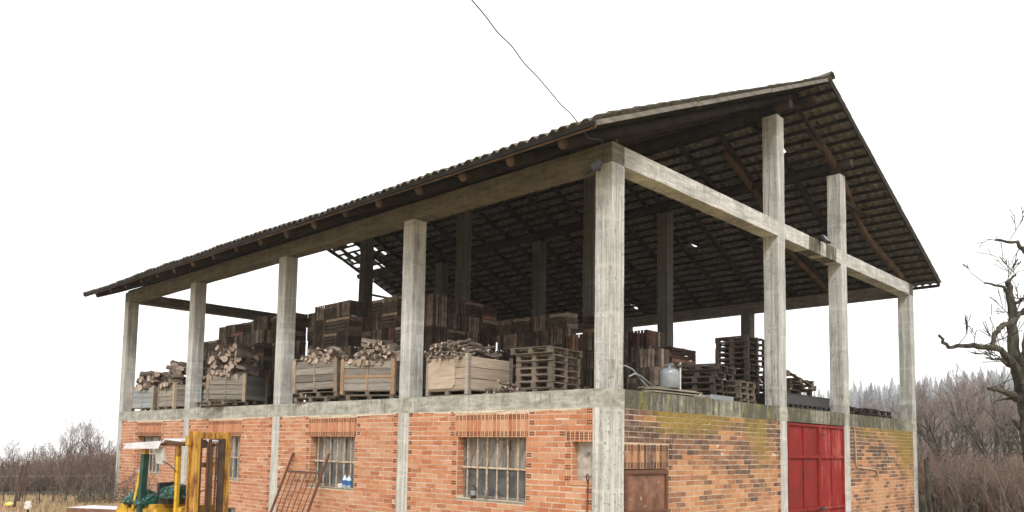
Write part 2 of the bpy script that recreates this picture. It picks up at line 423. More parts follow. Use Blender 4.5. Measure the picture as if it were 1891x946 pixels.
# ---- brick walls -------------------------------------------------
CH, BL = .0930, .305
wins = {0: (-18.85, -17.03), 1: (-13.86, -12.07), 2: (-8.73, -6.94), 3: (-3.61, -1.83)}   # by bay from the far end
WZ0, WZ1, LZ = 1.05, 2.19, 2.62
def wall_panel(axis, u0, u1, opens, lintels, matb, matm, mossf=None, quoin=True, ztop=SB):
    """axis 0: long side (u = x, plane y=0, outside -y); axis 1: gable side (u = y, plane x=0, outside +x)"""
    m = MB()
    def P(u, dep, z): return (u, dep, z) if axis == 0 else (-dep, u, z)      # dep positive = into the wall
    def pbox(ua, ub, da, db, za, zb, mi, r=None, mo=0, jit=0):
        if axis == 0: m.box((ua, da, za), (ub, db, zb), mi, r, mo, jit)
        else: m.box((-db, ua, za), (-da, ub, zb), mi, r, mo, jit)
    # mortar backing in cells around openings
    us = sorted({u0, u1} | {a for o in opens for a in o[:2]}); zs = sorted({-.2, ztop} | {a for o in opens for a in o[2:4]})
    if mossf:
        us = sorted(set(us) | {round(u0+.31*q, 3) for q in range(1, int((u1-u0)/.31)) if min(abs(u0+.31*q-t) for t in us) > .05})
        zs = sorted(set(zs) | {round(.28*q, 3) for q in range(1, 10) if min(abs(.28*q-t) for t in zs) > .05})
    for a, b in zip(us, us[1:]):
        for c, d in zip(zs, zs[1:]):
            if any(o[0]-1e-4 <= a and b <= o[1]+1e-4 and o[2]-1e-4 <= c and d <= o[3]+1e-4 for o in opens): continue
            pbox(a, b, .0045, .28, c, d, 1, None, mossf((a+b)/2, (c+d)/2) if mossf else 0)
    def holes(uc, zc, wd, ht):
        for a in (-1, 0, 1):
            for b in (-1, 1):
                du = wd*.30; dz = ht*.27
                pbox(uc+a*du-wd*.10, uc+a*du+wd*.10, -.0015, .004, zc+b*dz-ht*.16, zc+b*dz+ht*.16, 2)
    row = 0; z = -.2 + (ztop+.2) % CH
    while z < ztop-.01:
        zc = z+CH/2; ivs = [(u0, u1, False, False)]
        for o in [q for q in opens]+[q for q in lintels]:
            if o[2]-.02 < zc < o[3]+.02:
                n = []
                for (a, b, qa, qb) in ivs:
                    if o[1] <= a+.01 or o[0] >= b-.01: n.append((a, b, qa, qb)); continue
                    if o[0] > a+.01 and o[1] < b-.01: n += [(a, o[0], qa, True), (o[1], b, True, qb)]
                    elif o[0] <= a+.01 and o[1] < b: n.append((o[1], b, True, qb))
                    elif o[1] >= b-.01 and o[0] > a: n.append((a, o[0], qa, True))
                    elif o[1] <= a or o[0] >= b: n.append((a, b, qa, qb))
                ivs = n
        for o in opens:                                            # bricks of the opening's reveals
            if o[2] < zc < o[3]:
                pbox(o[0]-.001, o[0]+.004, .008, .195, z+.008, z+CH-.008, 0); pbox(o[1]-.004, o[1]+.001, .008, .195, z+.008, z+CH-.008, 0)
        for (a, b, qa, qb) in ivs:
            u = a; first = True; off = BL*.5 if row % 2 else 0
            edge_hole = []
            while u < b-.03:
                L = BL+random.uniform(-.012, .012)
                if first and row % 2: L = .145
                elif first and off: L = off
                ub = min(b, u+L)
                if b-ub < .05: ub = b
                hdr = (first and row % 2 == 1 and quoin)
                wob = .004*math.sin(u*1.7+row*.6)
                mo = mossf((u+ub)/2, zc) if mossf else 0
                g = .0078
                rr_ = None
                if mossf:
                    q_ = mnoise.noise(Vector((u*.55, zc*1.1, 3)))*.9+mnoise.noise(Vector((u*1.6, zc*5, 9)))*.8+(zc-1.45)*.42
                    rr_ = min(.99, max(0, .55-q_*.8+random.uniform(-.38, .38)))
                pbox(u+g, ub-g, random.uniform(-.0035, .0025), .02, z+g+wob, z+CH-g+wob, 0, rr_, mo, .003)
                if hdr: holes((u+ub)/2, zc+wob, ub-u-.02, CH-.014)
                u = ub; first = False
            if quoin and (qb or not qb) and row % 2 == 1 and b-a > .6:
                pbox(b-.145, b-.006, -.0040, .02, z+.006, z+CH-.006, 0, None, mossf(b, zc) if mossf else 0); 
                for q_ in (0,): 
                    pass
                uc = b-.0755
                for aa in (-1, 0, 1):
                    for bb in (-1, 1):
                        pbox(uc+aa*.038-.013, uc+aa*.038+.013, -.0055, .004, zc+bb*.021-.012, zc+bb*.021+.012, 2)
        z += CH; row += 1
    for (a, b, c, d) in lintels:                                  # upright hollow bricks
        n = int(round((b-a)/.098)); s_ = (b-a)/n; H = d-c
        for k in range(n):
            ua, ub = a+k*s_+.010, a+(k+1)*s_-.010
            if ub-ua < .02: continue
            tt = (k/n-.5)*.02
            pbox(ua, ub, -.004, .02, c+.004, d-.006, 0, None, 0, .003)
            if H > .25:
                for zc, hh in ((c+.062, .075), (d-.068, .085)):
                    if k % 2 == 0 or H > .4:
                        for aa in (-1, 1):
                            for bb in (-1, 0, 1):
                                pbox((ua+ub)/2+aa*.019-.011, (ua+ub)/2+aa*.019+.011, -.0065, .004, zc+bb*.03-.010, zc+bb*.03+.010, 2)
            else:
                for aa in (-1, 1):
                    for bb in (-1, 0, 1):
                        pbox((ua+ub)/2+aa*.019-.011, (ua+ub)/2+aa*.019+.011, -.0065, .004, (c+d)/2+bb*.045-.014, (c+d)/2+bb*.045+.014, 2)
    return m.build('brick_wall', [matb, matm, MT['hole']], barn)

bays = [(CX[4], CX[3]-W), (CX[3], CX[2]-W), (CX[2], CX[1]-W), (CX[1], CX[0]-W-.012)]
for k, (a, b) in enumerate(bays):
    w0, w1 = wins[k]
    op = [(w0, w1, WZ0, WZ1)]; li = [(w0-.06, w1+.06, WZ1, LZ)]
    if k == 3: op.append((-.80, b, 1.48, 2.12)); li.append((-.92, b, 2.12, 2.31))
    wall_panel(0, a, b, op, li, MT['brickL'], MT['mortL'])
def mossR(u, z):
    g = lambda a, b, sa, sb: math.exp(-((u-a)/sa)**2-((z-b)/sb)**2)
    return .95*g(1.9, 2.6, .9, .34)+.6*g(2.6, 2.5, 1.2, .25)+.9*g(5.0, 2.35, .6, .5)+.45*g(3.8, 2.6, 1.5, .22)+.6*g(5.3, 1.6, .3, .6)+1.2*g(14.0, 2.1, 1.0, .8)+.75*g(12.6, 2.6, 1.8, .35)+.5*g(11, 2.6, .6, .3)
wall_panel(1, W+.012, DY[1], [(W+.012, 1.63, -.2, 1.69)], [(W+.012, 1.68, 1.69, 2.10)], MT['brickR'], MT['mortR'], mossR)
wall_panel(1, DY[2]+W, DY[3], [], [], MT['brickR'], MT['mortR'], mossR, quoin=False)
# far and rear ground-floor walls
m = MB(); m.box((XL+.02, W, -.2), (XL+.27, YR-.02, SB)); m.box((XL+.27, YR-.27, -.2), (-.35, YR-.02, SB)); m.build('brick_wall', MT['brickL'], barn)

# ---- windows -----------------------------------------------------
for k in range(4):
    a, b = wins[k]
    f = MB(); d0 = .20
    for (p, q, ww) in [((a+.02, d0, WZ0+.03), (b-.02, d0, WZ0+.03), .05), ((a+.02, d0, WZ1-.03), (b-.02, d0, WZ1-.03), .05), ((a+.025, d0, WZ0+.055), (a+.025, d0, WZ1-.055), .05), ((b-.025, d0, WZ0+.055), (b-.025, d0, WZ1-.055), .05)]: f.bar(p, q, ww)
    f.bar((a+.05, d0, 1.63), (b-.05, d0, 1.63), .03)
    for t in (.33, .66): f.bar((a+(b-a)*t, d0+.002, WZ0+.05), (a+(b-a)*t, d0+.002, WZ1-.05), .022)
    fo = f.build('window', MT['steel'], barn)
    g = MB(); g.box((a+.03, d0+.022, WZ0+.03), (b-.03, d0+.03, WZ1-.03)); g.build('pane', MT['glass'], fo)
    if k == 3:
        c = MB()     # curtain folds drawn diagonally behind the glass bars
        for t in range(7):
            x0 = a+.1+t*.25; c.face([(x0, d0+.02, 1.66), (x0+.06, d0+.02, 1.66), (min(b-.05, x0+.28), d0+.02, 2.14), (min(b-.05, x0+.19), d0+.02, 2.14)])
        c.build('blind', MT['steel'], fo)
    n = 7
    for t in range(n):
        u = a+.17+(b-a-.2)*t/(n-1)
        g = MB(); g.bar((u+random.uniform(-.01, .01), .125, WZ0+.002), (u+random.uniform(-.01, .01), .125, WZ1-.002), .024, .02); g.build('bar', MT['bar'], fo)
    g = MB(); g.bar((a+.0, .108, 1.63), (b-.0, .108, 1.62), .012, .034); g.build('cross_bar', MT['bar'], fo)
    s = MB(); s.box((a-.02, -.008, WZ0-.022), (b+.02, .28, WZ0-.004), jit=.005); s.build('window_sill', MT['steel'], barn)
# niche with pale back plate
m = MB(); m.box((-.80, .15, 1.48), (-.353, .17, 2.12)); m.box((-.66, .128, 1.56), (-.40, .149, 2.03)); m.build('niche_back', MT['plaster'], barn)
m = MB(); m.lathe([(.0, 0), (.045, 0), (.05, .02), (.03, .03), (0, .03)], (-.55, .12, 1.93), 12); m.bar((-.55, .12, 1.95), (-.55, .12, 1.90), .05); m.build('meter_knob', MT['galv'], barn)
m = MB(); m.box((-.84, -.012, 1.41), (-.36, .16, 1.478), jit=.004); m.build('niche_sill', MT['brickL'], barn)

# ---- rusty hatch door --------------------------------------------
hd = empty('rusty_door', (0, 0, 0)); hd.parent = barn
m = MB()
ya, yb, zt = .365, 1.61, 1.675
m.bar((.012, ya+.03, -.1), (.012, ya+.03, zt-.07), .06); m.bar((.012, yb-.03, -.1), (.012, yb-.03, zt-.07), .06); m.bar((.012, ya, zt-.035), (.012, yb, zt-.035), .07); m.bar((.012, ya+.06, .98), (.012, yb-.06, .98), .05)
m.build('door_frame', MT['rustbar'], hd)
for (za, zb) in ((1.005, zt-.07), (.1, .955)):
    m = MB(); c_ = (.035, (ya+yb)/2, (za+zb)/2)
    q = [(.004, ya+.06, za), (.004, yb-.06, za), (.004, yb-.06, zb), (.004, ya+.06, zb)]
    for k in range(4): m.face([q[k], q[(k+1) % 4], c_])
    m.build('door_panel', MT['rust'], hd)

# ---- red double door ---------------------------------------------
rd = empty('red_door', (0, 0, 0)); rd.parent = barn
m = MB(); m.box((-.12, 6.365, -.1), (-.09, 9.535, 2.67)); m.build('door_recess', MT['rustbar'], rd)
def leaf(y0, y1, mat):
    yc = (y0+y1)/2; P = MB()
    for za, zb in ((-.05, .70), (.78, 1.88), (1.95, 2.60)):
        for a, b in ((y0+.05, yc-.012), (yc+.012, y1-.05)):
            x = -.035
            c_ = (x+.012, (a+b)/2, (za+zb)/2); q = [(x, a, za), (x, b, za), (x, b, zb), (x, a, zb)]
            for k in range(4): P.face([q[k], q[(k+1) % 4], c_])
    lf = P.build('door_leaf', mat, rd)
    m = MB()
    m.bar((-.02, y0+.025, -.05), (-.02, y0+.025, 2.65), .05); m.bar((-.02, y1-.025, -.05), (-.02, y1-.025, 2.65), .05)
    for z in (.74, 1.915, 2.625): m.bar((-.018, y0+.05, z), (-.018, y1-.05, z), .05, .07 if z < 2 else .05)
    m.bar((-.022, yc, .78), (-.022, yc, 2.60), .024); m.build('leaf_frame', mat, lf)
    return lf
leaf(6.40, 8.03, MT['reddoor']); l2 = leaf(8.06, 9.50, MT['reddoor2'])
tag(l2, 'faded scratched red door leaf')
m = MB(); m.tube([(.02, 8.1, 2.42), (.05, 8.16, 2.44), (.05, 8.22, 2.40)], .015, 6); m.box((.0, 8.0, .70), (.05, 8.2, .76)); m.build('latch', MT['black'], rd)
m = MB(); m.tube([(.03, 10.02, 2.68), (.03, 10.08, 2.66), (.035, 10.1, 2.58), (.035, 10.17, 1.72), (.035, 10.22, 1.66), (.035, 11.5, 1.59), (.035, 11.62, 1.56), (.04, 11.62, 1.42)], .017, 8); m.build('wall_pipe', MT['bar'], barn, True)

# ---- roof --------------------------------------------------------
def tile_slope(side):
    sgn = -1 if side == 'L' else 1
    span = (RIDGE_Y-EAVE_L) if side == 'L' else (EAVE_R-RIDGE_Y)
    rows = 26; dy = span/rows; TW = .212; seg = 6
    nx = int((ROOF_X1-ROOF_X0)/TW); xs = np.linspace(ROOF_X0, ROOF_X1, nx*seg+1)
    V = []; Fc = []; MI = []; base = 0
    u = (np.arange(nx*seg+1) % seg)/seg
    prof = .058*np.abs(np.cos(np.pi*(u-.0)))**.8
    rng = np.random.RandomState(3)
    for r_ in range(rows):
        ya = RIDGE_Y+sgn*(span-r_*dy+.05); yb = RIDGE_Y+sgn*(span-(r_+1)*dy)
        za, zb = roof_z(ya), roof_z(yb)
        jit = np.repeat(rng.uniform(-.009, .012, nx), seg); jit = np.append(jit, jit[-1])
        jy = np.repeat(rng.uniform(-.018, .018, nx), seg); jy = np.append(jy, jy[-1])
        sag = .018*np.sin(xs*.45+1)+.012*np.sin(xs*1.1+r_*.2)
        lowt = za+.010+prof+jit+sag; upt = zb-.005+prof+sag
        lines = [(ya+sgn*jy, lowt-.016), (ya+sgn*jy, lowt), (yb+0*xs, upt), (yb+0*xs, upt-.016)]
        for (yy, zz) in lines: V += list(zip(xs, yy, zz))
        n = len(xs)
        for i in range(n-1):
            tx = i//seg; X = xs[i]; Y = (ya+yb)/2
            if side == 'R' and X < -18.3 and 8.1 < Y < 10.4:
                pr = .62 if X < -19.3 else .14
                if ((tx*7919+r_*104729+tx*r_*31) % 100)/100 < pr: continue
            if side == 'R' and ((tx*7919+r_*15485863) % 997) == 5: continue
            q = [(0, 1), (1, 2), (2, 3), (3, 0)]
            for (a, b_), mi in zip(q, (0, 0, 1, 1)):
                A = base+a*n+i; B = base+b_*n+i
                fc = (A, A+1, B+1, B) if side == 'L' else (A+1, A, B, B+1)
                Fc.append(fc); MI.append(mi)
        # end faces
        for e in (0, n-1): Fc.append(tuple(base+k*n+e for k in range(4))); MI.append(0)
        base += 4*n
    me = bpy.data.meshes.new('roof_slope'); me.from_pydata([tuple(map(float, v)) for v in V], [], Fc); me.update()
    me.materials.append(MT['tile']); me.materials.append(MT['tileu']); me.polygons.foreach_set('material_index', MI)
    o = bpy.data.objects.new('roof_slope', me); col.objects.link(o); o.parent = barn
    # battens, rafters and edge boards belong to this slope
    for r_ in range(rows+1):
        y = RIDGE_Y+sgn*(span-r_*dy-.02); z = roof_z(y)-.012
        x0 = ROOF_X0+.02
        m = MB(); xa = x0
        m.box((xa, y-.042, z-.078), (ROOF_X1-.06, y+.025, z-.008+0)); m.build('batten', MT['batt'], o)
    th = math.atan(SLOPE); off = .075
    k = 0; x = -.18
    if side == 'R': x -= 1.17; k = 1
    while x > ROOF_X0+.1:
        ye = RIDGE_Y+sgn*(span-.12)
        m = MB(); pts = []; rr = []
        rad = random.uniform(.072, .10); N = 12
        for t in range(N+1):
            y = ye+(RIDGE_Y-ye)*t/N; z = roof_z(y)-off-rad-.01+random.uniform(-.012, .008)
            pts.append((x+random.uniform(-.018, .018)+.04*math.sin(t*.5+k), y, z)); rr.append(rad*(1.08-.25*t/N))
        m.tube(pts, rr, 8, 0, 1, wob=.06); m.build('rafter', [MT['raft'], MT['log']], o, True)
        x -= 1.17; k += 1
    # eave board and verge boards
    ye = RIDGE_Y+sgn*(span-.02)
    m = MB()
    for q in range(14):
        xa = ROOF_X0+.03+(ROOF_X1-ROOF_X0-.08)*q/14; xb = ROOF_X0+.03+(ROOF_X1-ROOF_X0-.08)*(q+1)/14-.004
        z = roof_z(ye)-.03+random.uniform(-.006, .004)
        m.box((xa, min(ye-sgn*.0, ye-sgn*.032), z-.075), (xb, max(ye, ye-sgn*.032), z+.012), jit=.003)
    m.build('eave_board', MT['eave'], o)
    for (xa, xb) in ((ROOF_X1-.055, ROOF_X1-.02), (ROOF_X0-.0, ROOF_X0+.018)):
        m = MB()
        for q in range(3):
            t0, t1 = q/3, (q+1)/3-.004; y0 = ye+(RIDGE_Y-ye)*t0; y1 = ye+(RIDGE_Y-ye)*t1; xm = (xa+xb)/2
            m.bar((xm+random.uniform(-.008, .008), y0, roof_z(y0)-.045), (xm, y1, roof_z(y1)-.035), .035, .075)
        m.build('verge_board', MT['board'] if side == 'L' else MT['batt'], o)
    return o
sL = tile_slope('L'); sR = tile_slope('R')
m = MB()       # ridge tiles
x = ROOF_X0; 
while x < ROOF_X1-.02:
    L = min(.40, ROOF_X1+.04-x); z = RIDGE_Z+.0+.018*math.sin(x*.45+1)
    pr = []
    for t in range(9):
        a = math.pi*(t/8); pr.append((RIDGE_Y+.15*math.cos(a), z-.005+.10*math.sin(a)))
    vs = [(x, y, zz-.01) for y, zz in pr]+[(x+L+.03, y, zz+.015) for y, zz in pr]+[(x, y*1.0, zz-.03) for y, zz in pr]+[(x+L+.03, y, zz-.005) for y, zz in pr]
    fs = [(i, i+1, 10+i, 9+i) for i in range(8)]+[(18+i, 27+i, 28+i, 19+i) for i in range(8)]+[(9+i, 10+i, 28+i, 27+i) for i in range(8)]+[(i, 18+i, 19+i, i+1) for i in range(8)]
    m.raw(vs, fs, 0, random.random()); x += .40
m.build('ridge_tiles', MT['tile'], barn)
# purlins on the tall columns, wall plates and ridge beam
def purlin(y, ztop, r_=.095, x0=ROOF_X0+.15, x1=.25, mat='raft'):
    m = MB(); N = 22
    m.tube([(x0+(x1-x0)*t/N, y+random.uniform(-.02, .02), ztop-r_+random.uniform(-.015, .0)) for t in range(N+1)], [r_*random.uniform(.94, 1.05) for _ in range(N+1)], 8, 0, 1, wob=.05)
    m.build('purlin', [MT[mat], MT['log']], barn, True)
purlin(DY[1]+.17, roof_z(DY[1]+.17)-.26, .11); purlin(DY[2]+.17, roof_z(DY[2]+.17)-.26, .11)
purlin(RIDGE_Y, roof_z(RIDGE_Y)-.30, .10)
purlin(.12, BT+.11, .055, XL, -.02); purlin(YR-.17, BT+.12, .06, XL, -.02)
# short blocks on column heads and diagonal struts up to the ridge
for cx in CX:
    m = MB(); m.box((cx-W+.05, DY[1]+.06, 9.46), (cx-.05, DY[1]+W-.06, roof_z(DY[1]+.17)-.46)); m.build('packing_block', MT['raft'], barn); m = MB(); m.box((cx-W+.05, DY[2]+.06, 9.04), (cx-.05, DY[2]+W-.06, roof_z(DY[2]+.17)-.46)); m.build('packing_block', MT['raft'], barn)
    for (ya, za, yb, zb, xo) in ((DY[1]+.2, 9.72, RIDGE_Y-.03, 10.1, -.12), (DY[2]+.1, 9.30, RIDGE_Y+.05, 10.15, -.2)):
        m = MB(); m.tube([(cx+xo, ya, za), (cx+xo+.03, (ya+yb)/2, (za+zb)/2+.03), (cx+xo, yb, zb)], [.06, .055, .05], 7, wob=.08); m.build('strut', MT['raft'], barn, True)
    m = MB(); m.tube([(cx-.95, DY[1]+.17, roof_z(DY[1])-.30), (cx-.17, DY[1]+.17, 9.0)], .045, 6); m.build('strut', MT['raft'], barn, True)
    m = MB(); m.tube([(cx-W/2, DY[2]+.3, 8.5), (cx-W/2+.03, DY[2]+2.3, roof_z(DY[2]+2.3)-.28)], .05, 7); m.build('strut', MT['raft'], barn, True)
for x in (-.28, -2.6): # crooked secondary logs under the right slope by the gable
    m = MB(); y0, y1 = 8.4, 14.9
    m.tube([(x+.12*math.sin(t*.9), y0+(y1-y0)*t/9, roof_z(y0+(y1-y0)*t/9)-.34-.1*math.sin(math.pi*t/9)) for t in range(10)], [.09+.008*math.sin(t*2) for t in range(10)], 9, wob=.07); m.build('brace_log', MT['log'], barn, True)

# ================================================================== things on the upper floor
def pallet_mesh(Lx, Ly, mat, seed, damage=0):
    rnd = random.Random(seed); m = MB(); H = .135
    nb = 5; bw = .10
    for y in np.linspace(bw/2, Ly-bw/2, 3):              # bottom runners and blocks
        m.box((0, y-bw/2, 0), (Lx, y+bw/2, .018), jit=.003)
        for x in (0, Lx/2-.05, Lx-.10): m.box((x, y-bw/2+.004, .0185), (x+.10, y+bw/2-.004, .090), jit=.002)
    for x in (0, Lx/2-.05, Lx-.10): m.box((x, 0, .0905), (x+.10, Ly, .108), jit=.002)
    for y in np.linspace(bw/2, Ly-bw/2, nb):
        if damage and rnd.random() < damage: continue
        m.box((0, y-bw/2, .1085), (Lx, y+bw/2, .127), jit=.003)
    return m.mesh('pallet', mat)
PM = {}
def pallet(x, y, z, rz, Lx=1.2, Ly=.8, mat='pallet', label='', group='', tilt=(0, 0), v=0):
    key = (Lx, Ly, mat, v)
    if key not in PM: PM[key] = pallet_mesh(Lx, Ly, MT[mat], hash(str(key)) % 999, .12 if v else 0)
    o = bpy.data.objects.new('pallet', PM[key]); col.objects.link(o); o.location = (x, y, z); o.rotation_euler = (tilt[0], tilt[1], rz)
    return tag(o, label, 'pallet', group)
def stack(Nx, Ny, s, sd, a, n, mat, label, group, z0=ST, jit=.02, extra=None):
    """N = near corner; s along -x, sd along +y, rotated a"""
    for k in range(n):
        aa = a+random.uniform(-.02, .02); ca, sa = math.cos(aa), math.sin(aa)
        ox, oy = Nx-s*ca+random.uniform(-jit, jit), Ny-s*sa+random.uniform(-jit, jit)
        if extra: ox += extra[0]*k; oy += extra[1]*k
        pallet(ox, oy, z0+.002+k*.1285, aa, s, sd, mat, label, group, v=k % 3)
stack(-1.90, .75, .82, 1.0, R(8), 6, 'pallet', 'weathered wooden pallet in the neat stack between the branch-filled bin and the corner column', 'pallets stacked beside the branch bin')
pallet(-1.90-.92, .75-.16, ST+.002+6*.1285, R(5), .95, 1.05, 'pallet', 'topmost slightly twisted pallet on the stack beside the branch-filled bin', '')
stack(-.95, 6.45, .82, 1.0, 0, 13, 'palletd', 'dark pallet in the tallest stack seen against the white sky', 'pallets of the tallest dark stack')
stack(-.45, 4.05, .82, 1.15, R(12), 5, 'palletd', 'broken dark pallet in the slumped low stack behind the steel tank', 'pallets of the low slumped stack', jit=.05)
pallet(-1.2, 3.9, ST+5*.1285+.01, R(12), .85, 1.2, 'palletd', 'reddish pallet lying on top of the slumped low stack behind the tank', '')
stack(-.42, 5.05, .7, .9, R(6), 4, 'pallet', 'greyish pallet in the small stack between the tank and the tallest stack', 'pallets of the small grey stack', jit=.03)
stack(-.50, 7.65, .9, 1.2, R(-4), 6, 'palletd', 'dark pallet in the stack leaning behind the middle gable column', 'pallets behind the middle gable column', jit=.05)
pallet(-1.45, 7.5, ST+6*.1285+.03, R(-6), 1.0, 1.2, 'pallet', 'pallet tipped over on top of the stack behind the middle gable column', '', tilt=(R(-14), 0))
stack(-.42, 10.15, .9, 1.3, R(3), 2, 'palletd', 'dark flat pallet in the low pile right of the second gable column', 'low pallets by the second gable column', jit=.06)
stack(-.45, 11.75, .9, 1.2, R(-4), 2, 'palletd', 'dark flat pallet in the middle low pile of the last gable bay', 'low pallets in the last bay', jit=.06)
stack(-.45, 13.25, .9, 1.2, R(2), 2, 'palletd', 'dark flat pallet in the low pile nearest the end gable column', 'low pallets by the end column', jit=.05)

# black slotted plastic tray on a pallet
t = empty('plastic_tray', (-.30, 6.95, ST+.12), 0, 'long black plastic tray lying on the slab edge behind the red door bay', 'tray')
m = MB(); Lt, Wt, Ht = 2.45, .75, .22
m.box((-Wt, 0, .0), (0, Lt, .02)); 
for (a, b) in (((-.03, 0, .02), (0, Lt, Ht)), ((-Wt, 0, .02), (-Wt+.03, Lt, Ht)), ((-Wt+.03, 0, .02), (-.03, .03, Ht)), ((-Wt+.03, Lt-.03, .02), (-.03, Lt, Ht))): m.box(a, b)
m.build('body', MT['black'], t)
m = MB(); m.box((-Wt-.015, -.015, Ht+.001), (.015, Lt+.015, Ht+.02)); m.build('rim', MT['black'], t)
for k in range(9):
    m = MB(); m.box((-Wt+.02, .1+k*.26, -.05), (.0, .17+k*.26, -.002)); m.build('foot', MT['black'], t)
pallet(-1.15, 7.2, ST+.001, 0, .9, 1.0, 'palletd', 'low pallet carrying the black plastic tray', '').scale = (1, 1, .5)
pallet(-1.15, 8.3, ST+.001, 0, .9, 1.0, 'palletd', 'second low pallet under the far end of the black plastic tray', '').scale = (1, 1, .5)

# ---- fruit bins with firewood ------------------------------------
def bin_(Nx, Ny, s, ang, zb, mats, label, H=.68, sd=None, tilt=0, planks=4, band=None, nfeet=True, patch=False):
    sd = sd or s
    o = empty('wooden_bin', (Nx, Ny, zb), ang, label, 'crate', 'wooden bins full of firewood along the slab edge'); o.rotation_euler = (0, tilt, ang)
    base = .115
    m = MB()
    for y in (.0, sd/2-.05, sd-.1): m.box((-s, y, 0), (0, y+.10, .02)); 
    for y in (.0, sd/2-.05, sd-.1):
        for x in (-s, -s/2-.05, -.1): m.box((x, y+.003, .0205), (x+.1, y+.097, .092))
    m.box((-s, 0, .0925), (0, sd, base)); m.build('pallet_base', MT['pallet'], o)
    ph = (H-.01)/planks; g = .010
    for (nm, mat, f) in (('front_side', mats[0], lambda a, b: ((-s+.02, .0, a), (-.02, .022, b))), ('end_side', mats[1], lambda a, b: ((-.022, .023, a), (.0, sd-.023, b))),
                    ('rear_side', mats[0], lambda a, b: ((-s+.02, sd-.022, a), (-.02, sd, b))), ('end_side', mats[1], lambda a, b: ((-s, .023, a), (-s+.022, sd-.023, b)))):
        m = MB()
        for k in range(planks): 
            z0 = base+.002+k*ph; m.box(*f(z0, z0+ph-g*random.uniform(.6, 2.2)), jit=.0025)
        m.build(nm, MT[mat], o)
    for (x, y) in ((-s, 0), (0, 0), (0, sd), (-s, sd)):
        m = MB(); sx = 1 if x < -.5 else -1; sy = 1 if y < .5 else -1; e = .014
        m.box((min(x-sx*e, x+sx*.07), min(y-sy*e, y-sy*.001), .02), (max(x-sx*e, x+sx*.07), max(y-sy*e, y-sy*.001), base+H+.03), jit=.003)
        m.box((min(x-sx*e, x-sx*.001), min(y, y+sy*.07), .02), (max(x-sx*e, x-sx*.001), max(y, y+sy*.07), base+H+.03), jit=.003)
        m.build('corner_post', MT[mats[2]], o)
    m = MB(); m.box((-s/2-.018, -.016, base), (-s/2+.018, -.001, base+H-.05), jit=.002)
    if not patch: m.build('batten', MT[mats[2]], o)
    if band is not None:
        m = MB(); m.box((-s+.07, -.014, base+H*band), (-s/2-.02, -.001, base+H*band+.055)); m.box((-s/2+.02, -.014, base+H*band), (-.07, -.001, base+H*band+.055)); m.build('cross_batten', MT[mats[2]], o)
    if patch:
        m = MB(); x0, x1, z0, z1, c = -s+.06, -.36, base+.03, base+H-.06, .07
        pts = [(x0, z0), (x1-c, z0), (x1, z0+c), (x1, z1-c*1.6), (x1-c, z1), (x0, z1-.05)]
        m.raw([(x, -.020, z) for x, z in pts]+[(x, -.001, z) for x, z in pts], [tuple(range(6))]+[(i, 6+i, 6+(i+1) % 6, (i+1) % 6) for i in range(6)]); m.build('patch_board', MT['binpale'], o)
    return o
def log_mesh(L, r_, seed, split=False, branch=False):
    rnd = random.Random(seed); m = MB()
    if split:
        n = rnd.choice([3, 4, 5]); a0 = rnd.random()*6; ring = []
        for k in range(n): a = a0+2*math.pi*k/n+rnd.uniform(-.35, .35); rr = r_*rnd.uniform(.75, 1.25); ring.append((rr*math.cos(a), rr*math.sin(a)))
        vs = []; 
        for t in range(4):
            x = -L/2+L*t/3; tw = rnd.uniform(.82, 1.12)
            vs += [(x+rnd.uniform(-.02, .02), y*tw+rnd.uniform(-.01, .01), z*tw+rnd.uniform(-.01, .01)) for y, z in ring]
        fs = []
        for t in range(3):
            for k in range(n): fs.append((t*n+k, (t+1)*n+k, (t+1)*n+(k+1) % n, t*n+(k+1) % n))
        barkside = rnd.randrange(n)
        for q_, f_ in enumerate(fs): m.raw([vs[z] for z in f_], [(0, 1, 2, 3)], 2 if q_ % n == barkside else 0, rnd.random()*.5+.25)
        m.raw(vs, [fs[0]], 0); m.raw([vs[k] for k in range(n)], [tuple(range(n))], 1); m.raw([vs[3*n+k] for k in range(n)], [tuple(reversed(range(n)))], 1)
        return m.mesh('split_log', [MT['split'], MT['cut'], MT['bark']])
    k = 5 if branch else 3
    bend = .07 if branch else .03
    pts = [(-L/2+L*t/k, rnd.uniform(-bend, bend)*L, rnd.uniform(-bend, bend)*L) for t in range(k+1)]
    m.tube(pts, [r_*rnd.uniform(.88, 1.08)*(1-.12*t/k) for t in range(k+1)], 7 if branch else 11, 0, 1, wob=.05)
    return m.mesh('firewood', [MT['bark'], MT['cut']], True) if False else m.mesh('firewood', [MT['bark'], MT['cut']])
LOGS = [log_mesh(random.uniform(.32, .5), random.uniform(.06, .115), k) for k in range(10)]
SPL = [log_mesh(random.uniform(.26, .42), random.uniform(.05, .092), 50+k, split=True) for k in range(10)]
BRA = [log_mesh(random.uniform(.28, .6), random.uniform(.014, .036), 90+k, branch=True) for k in range(12)]
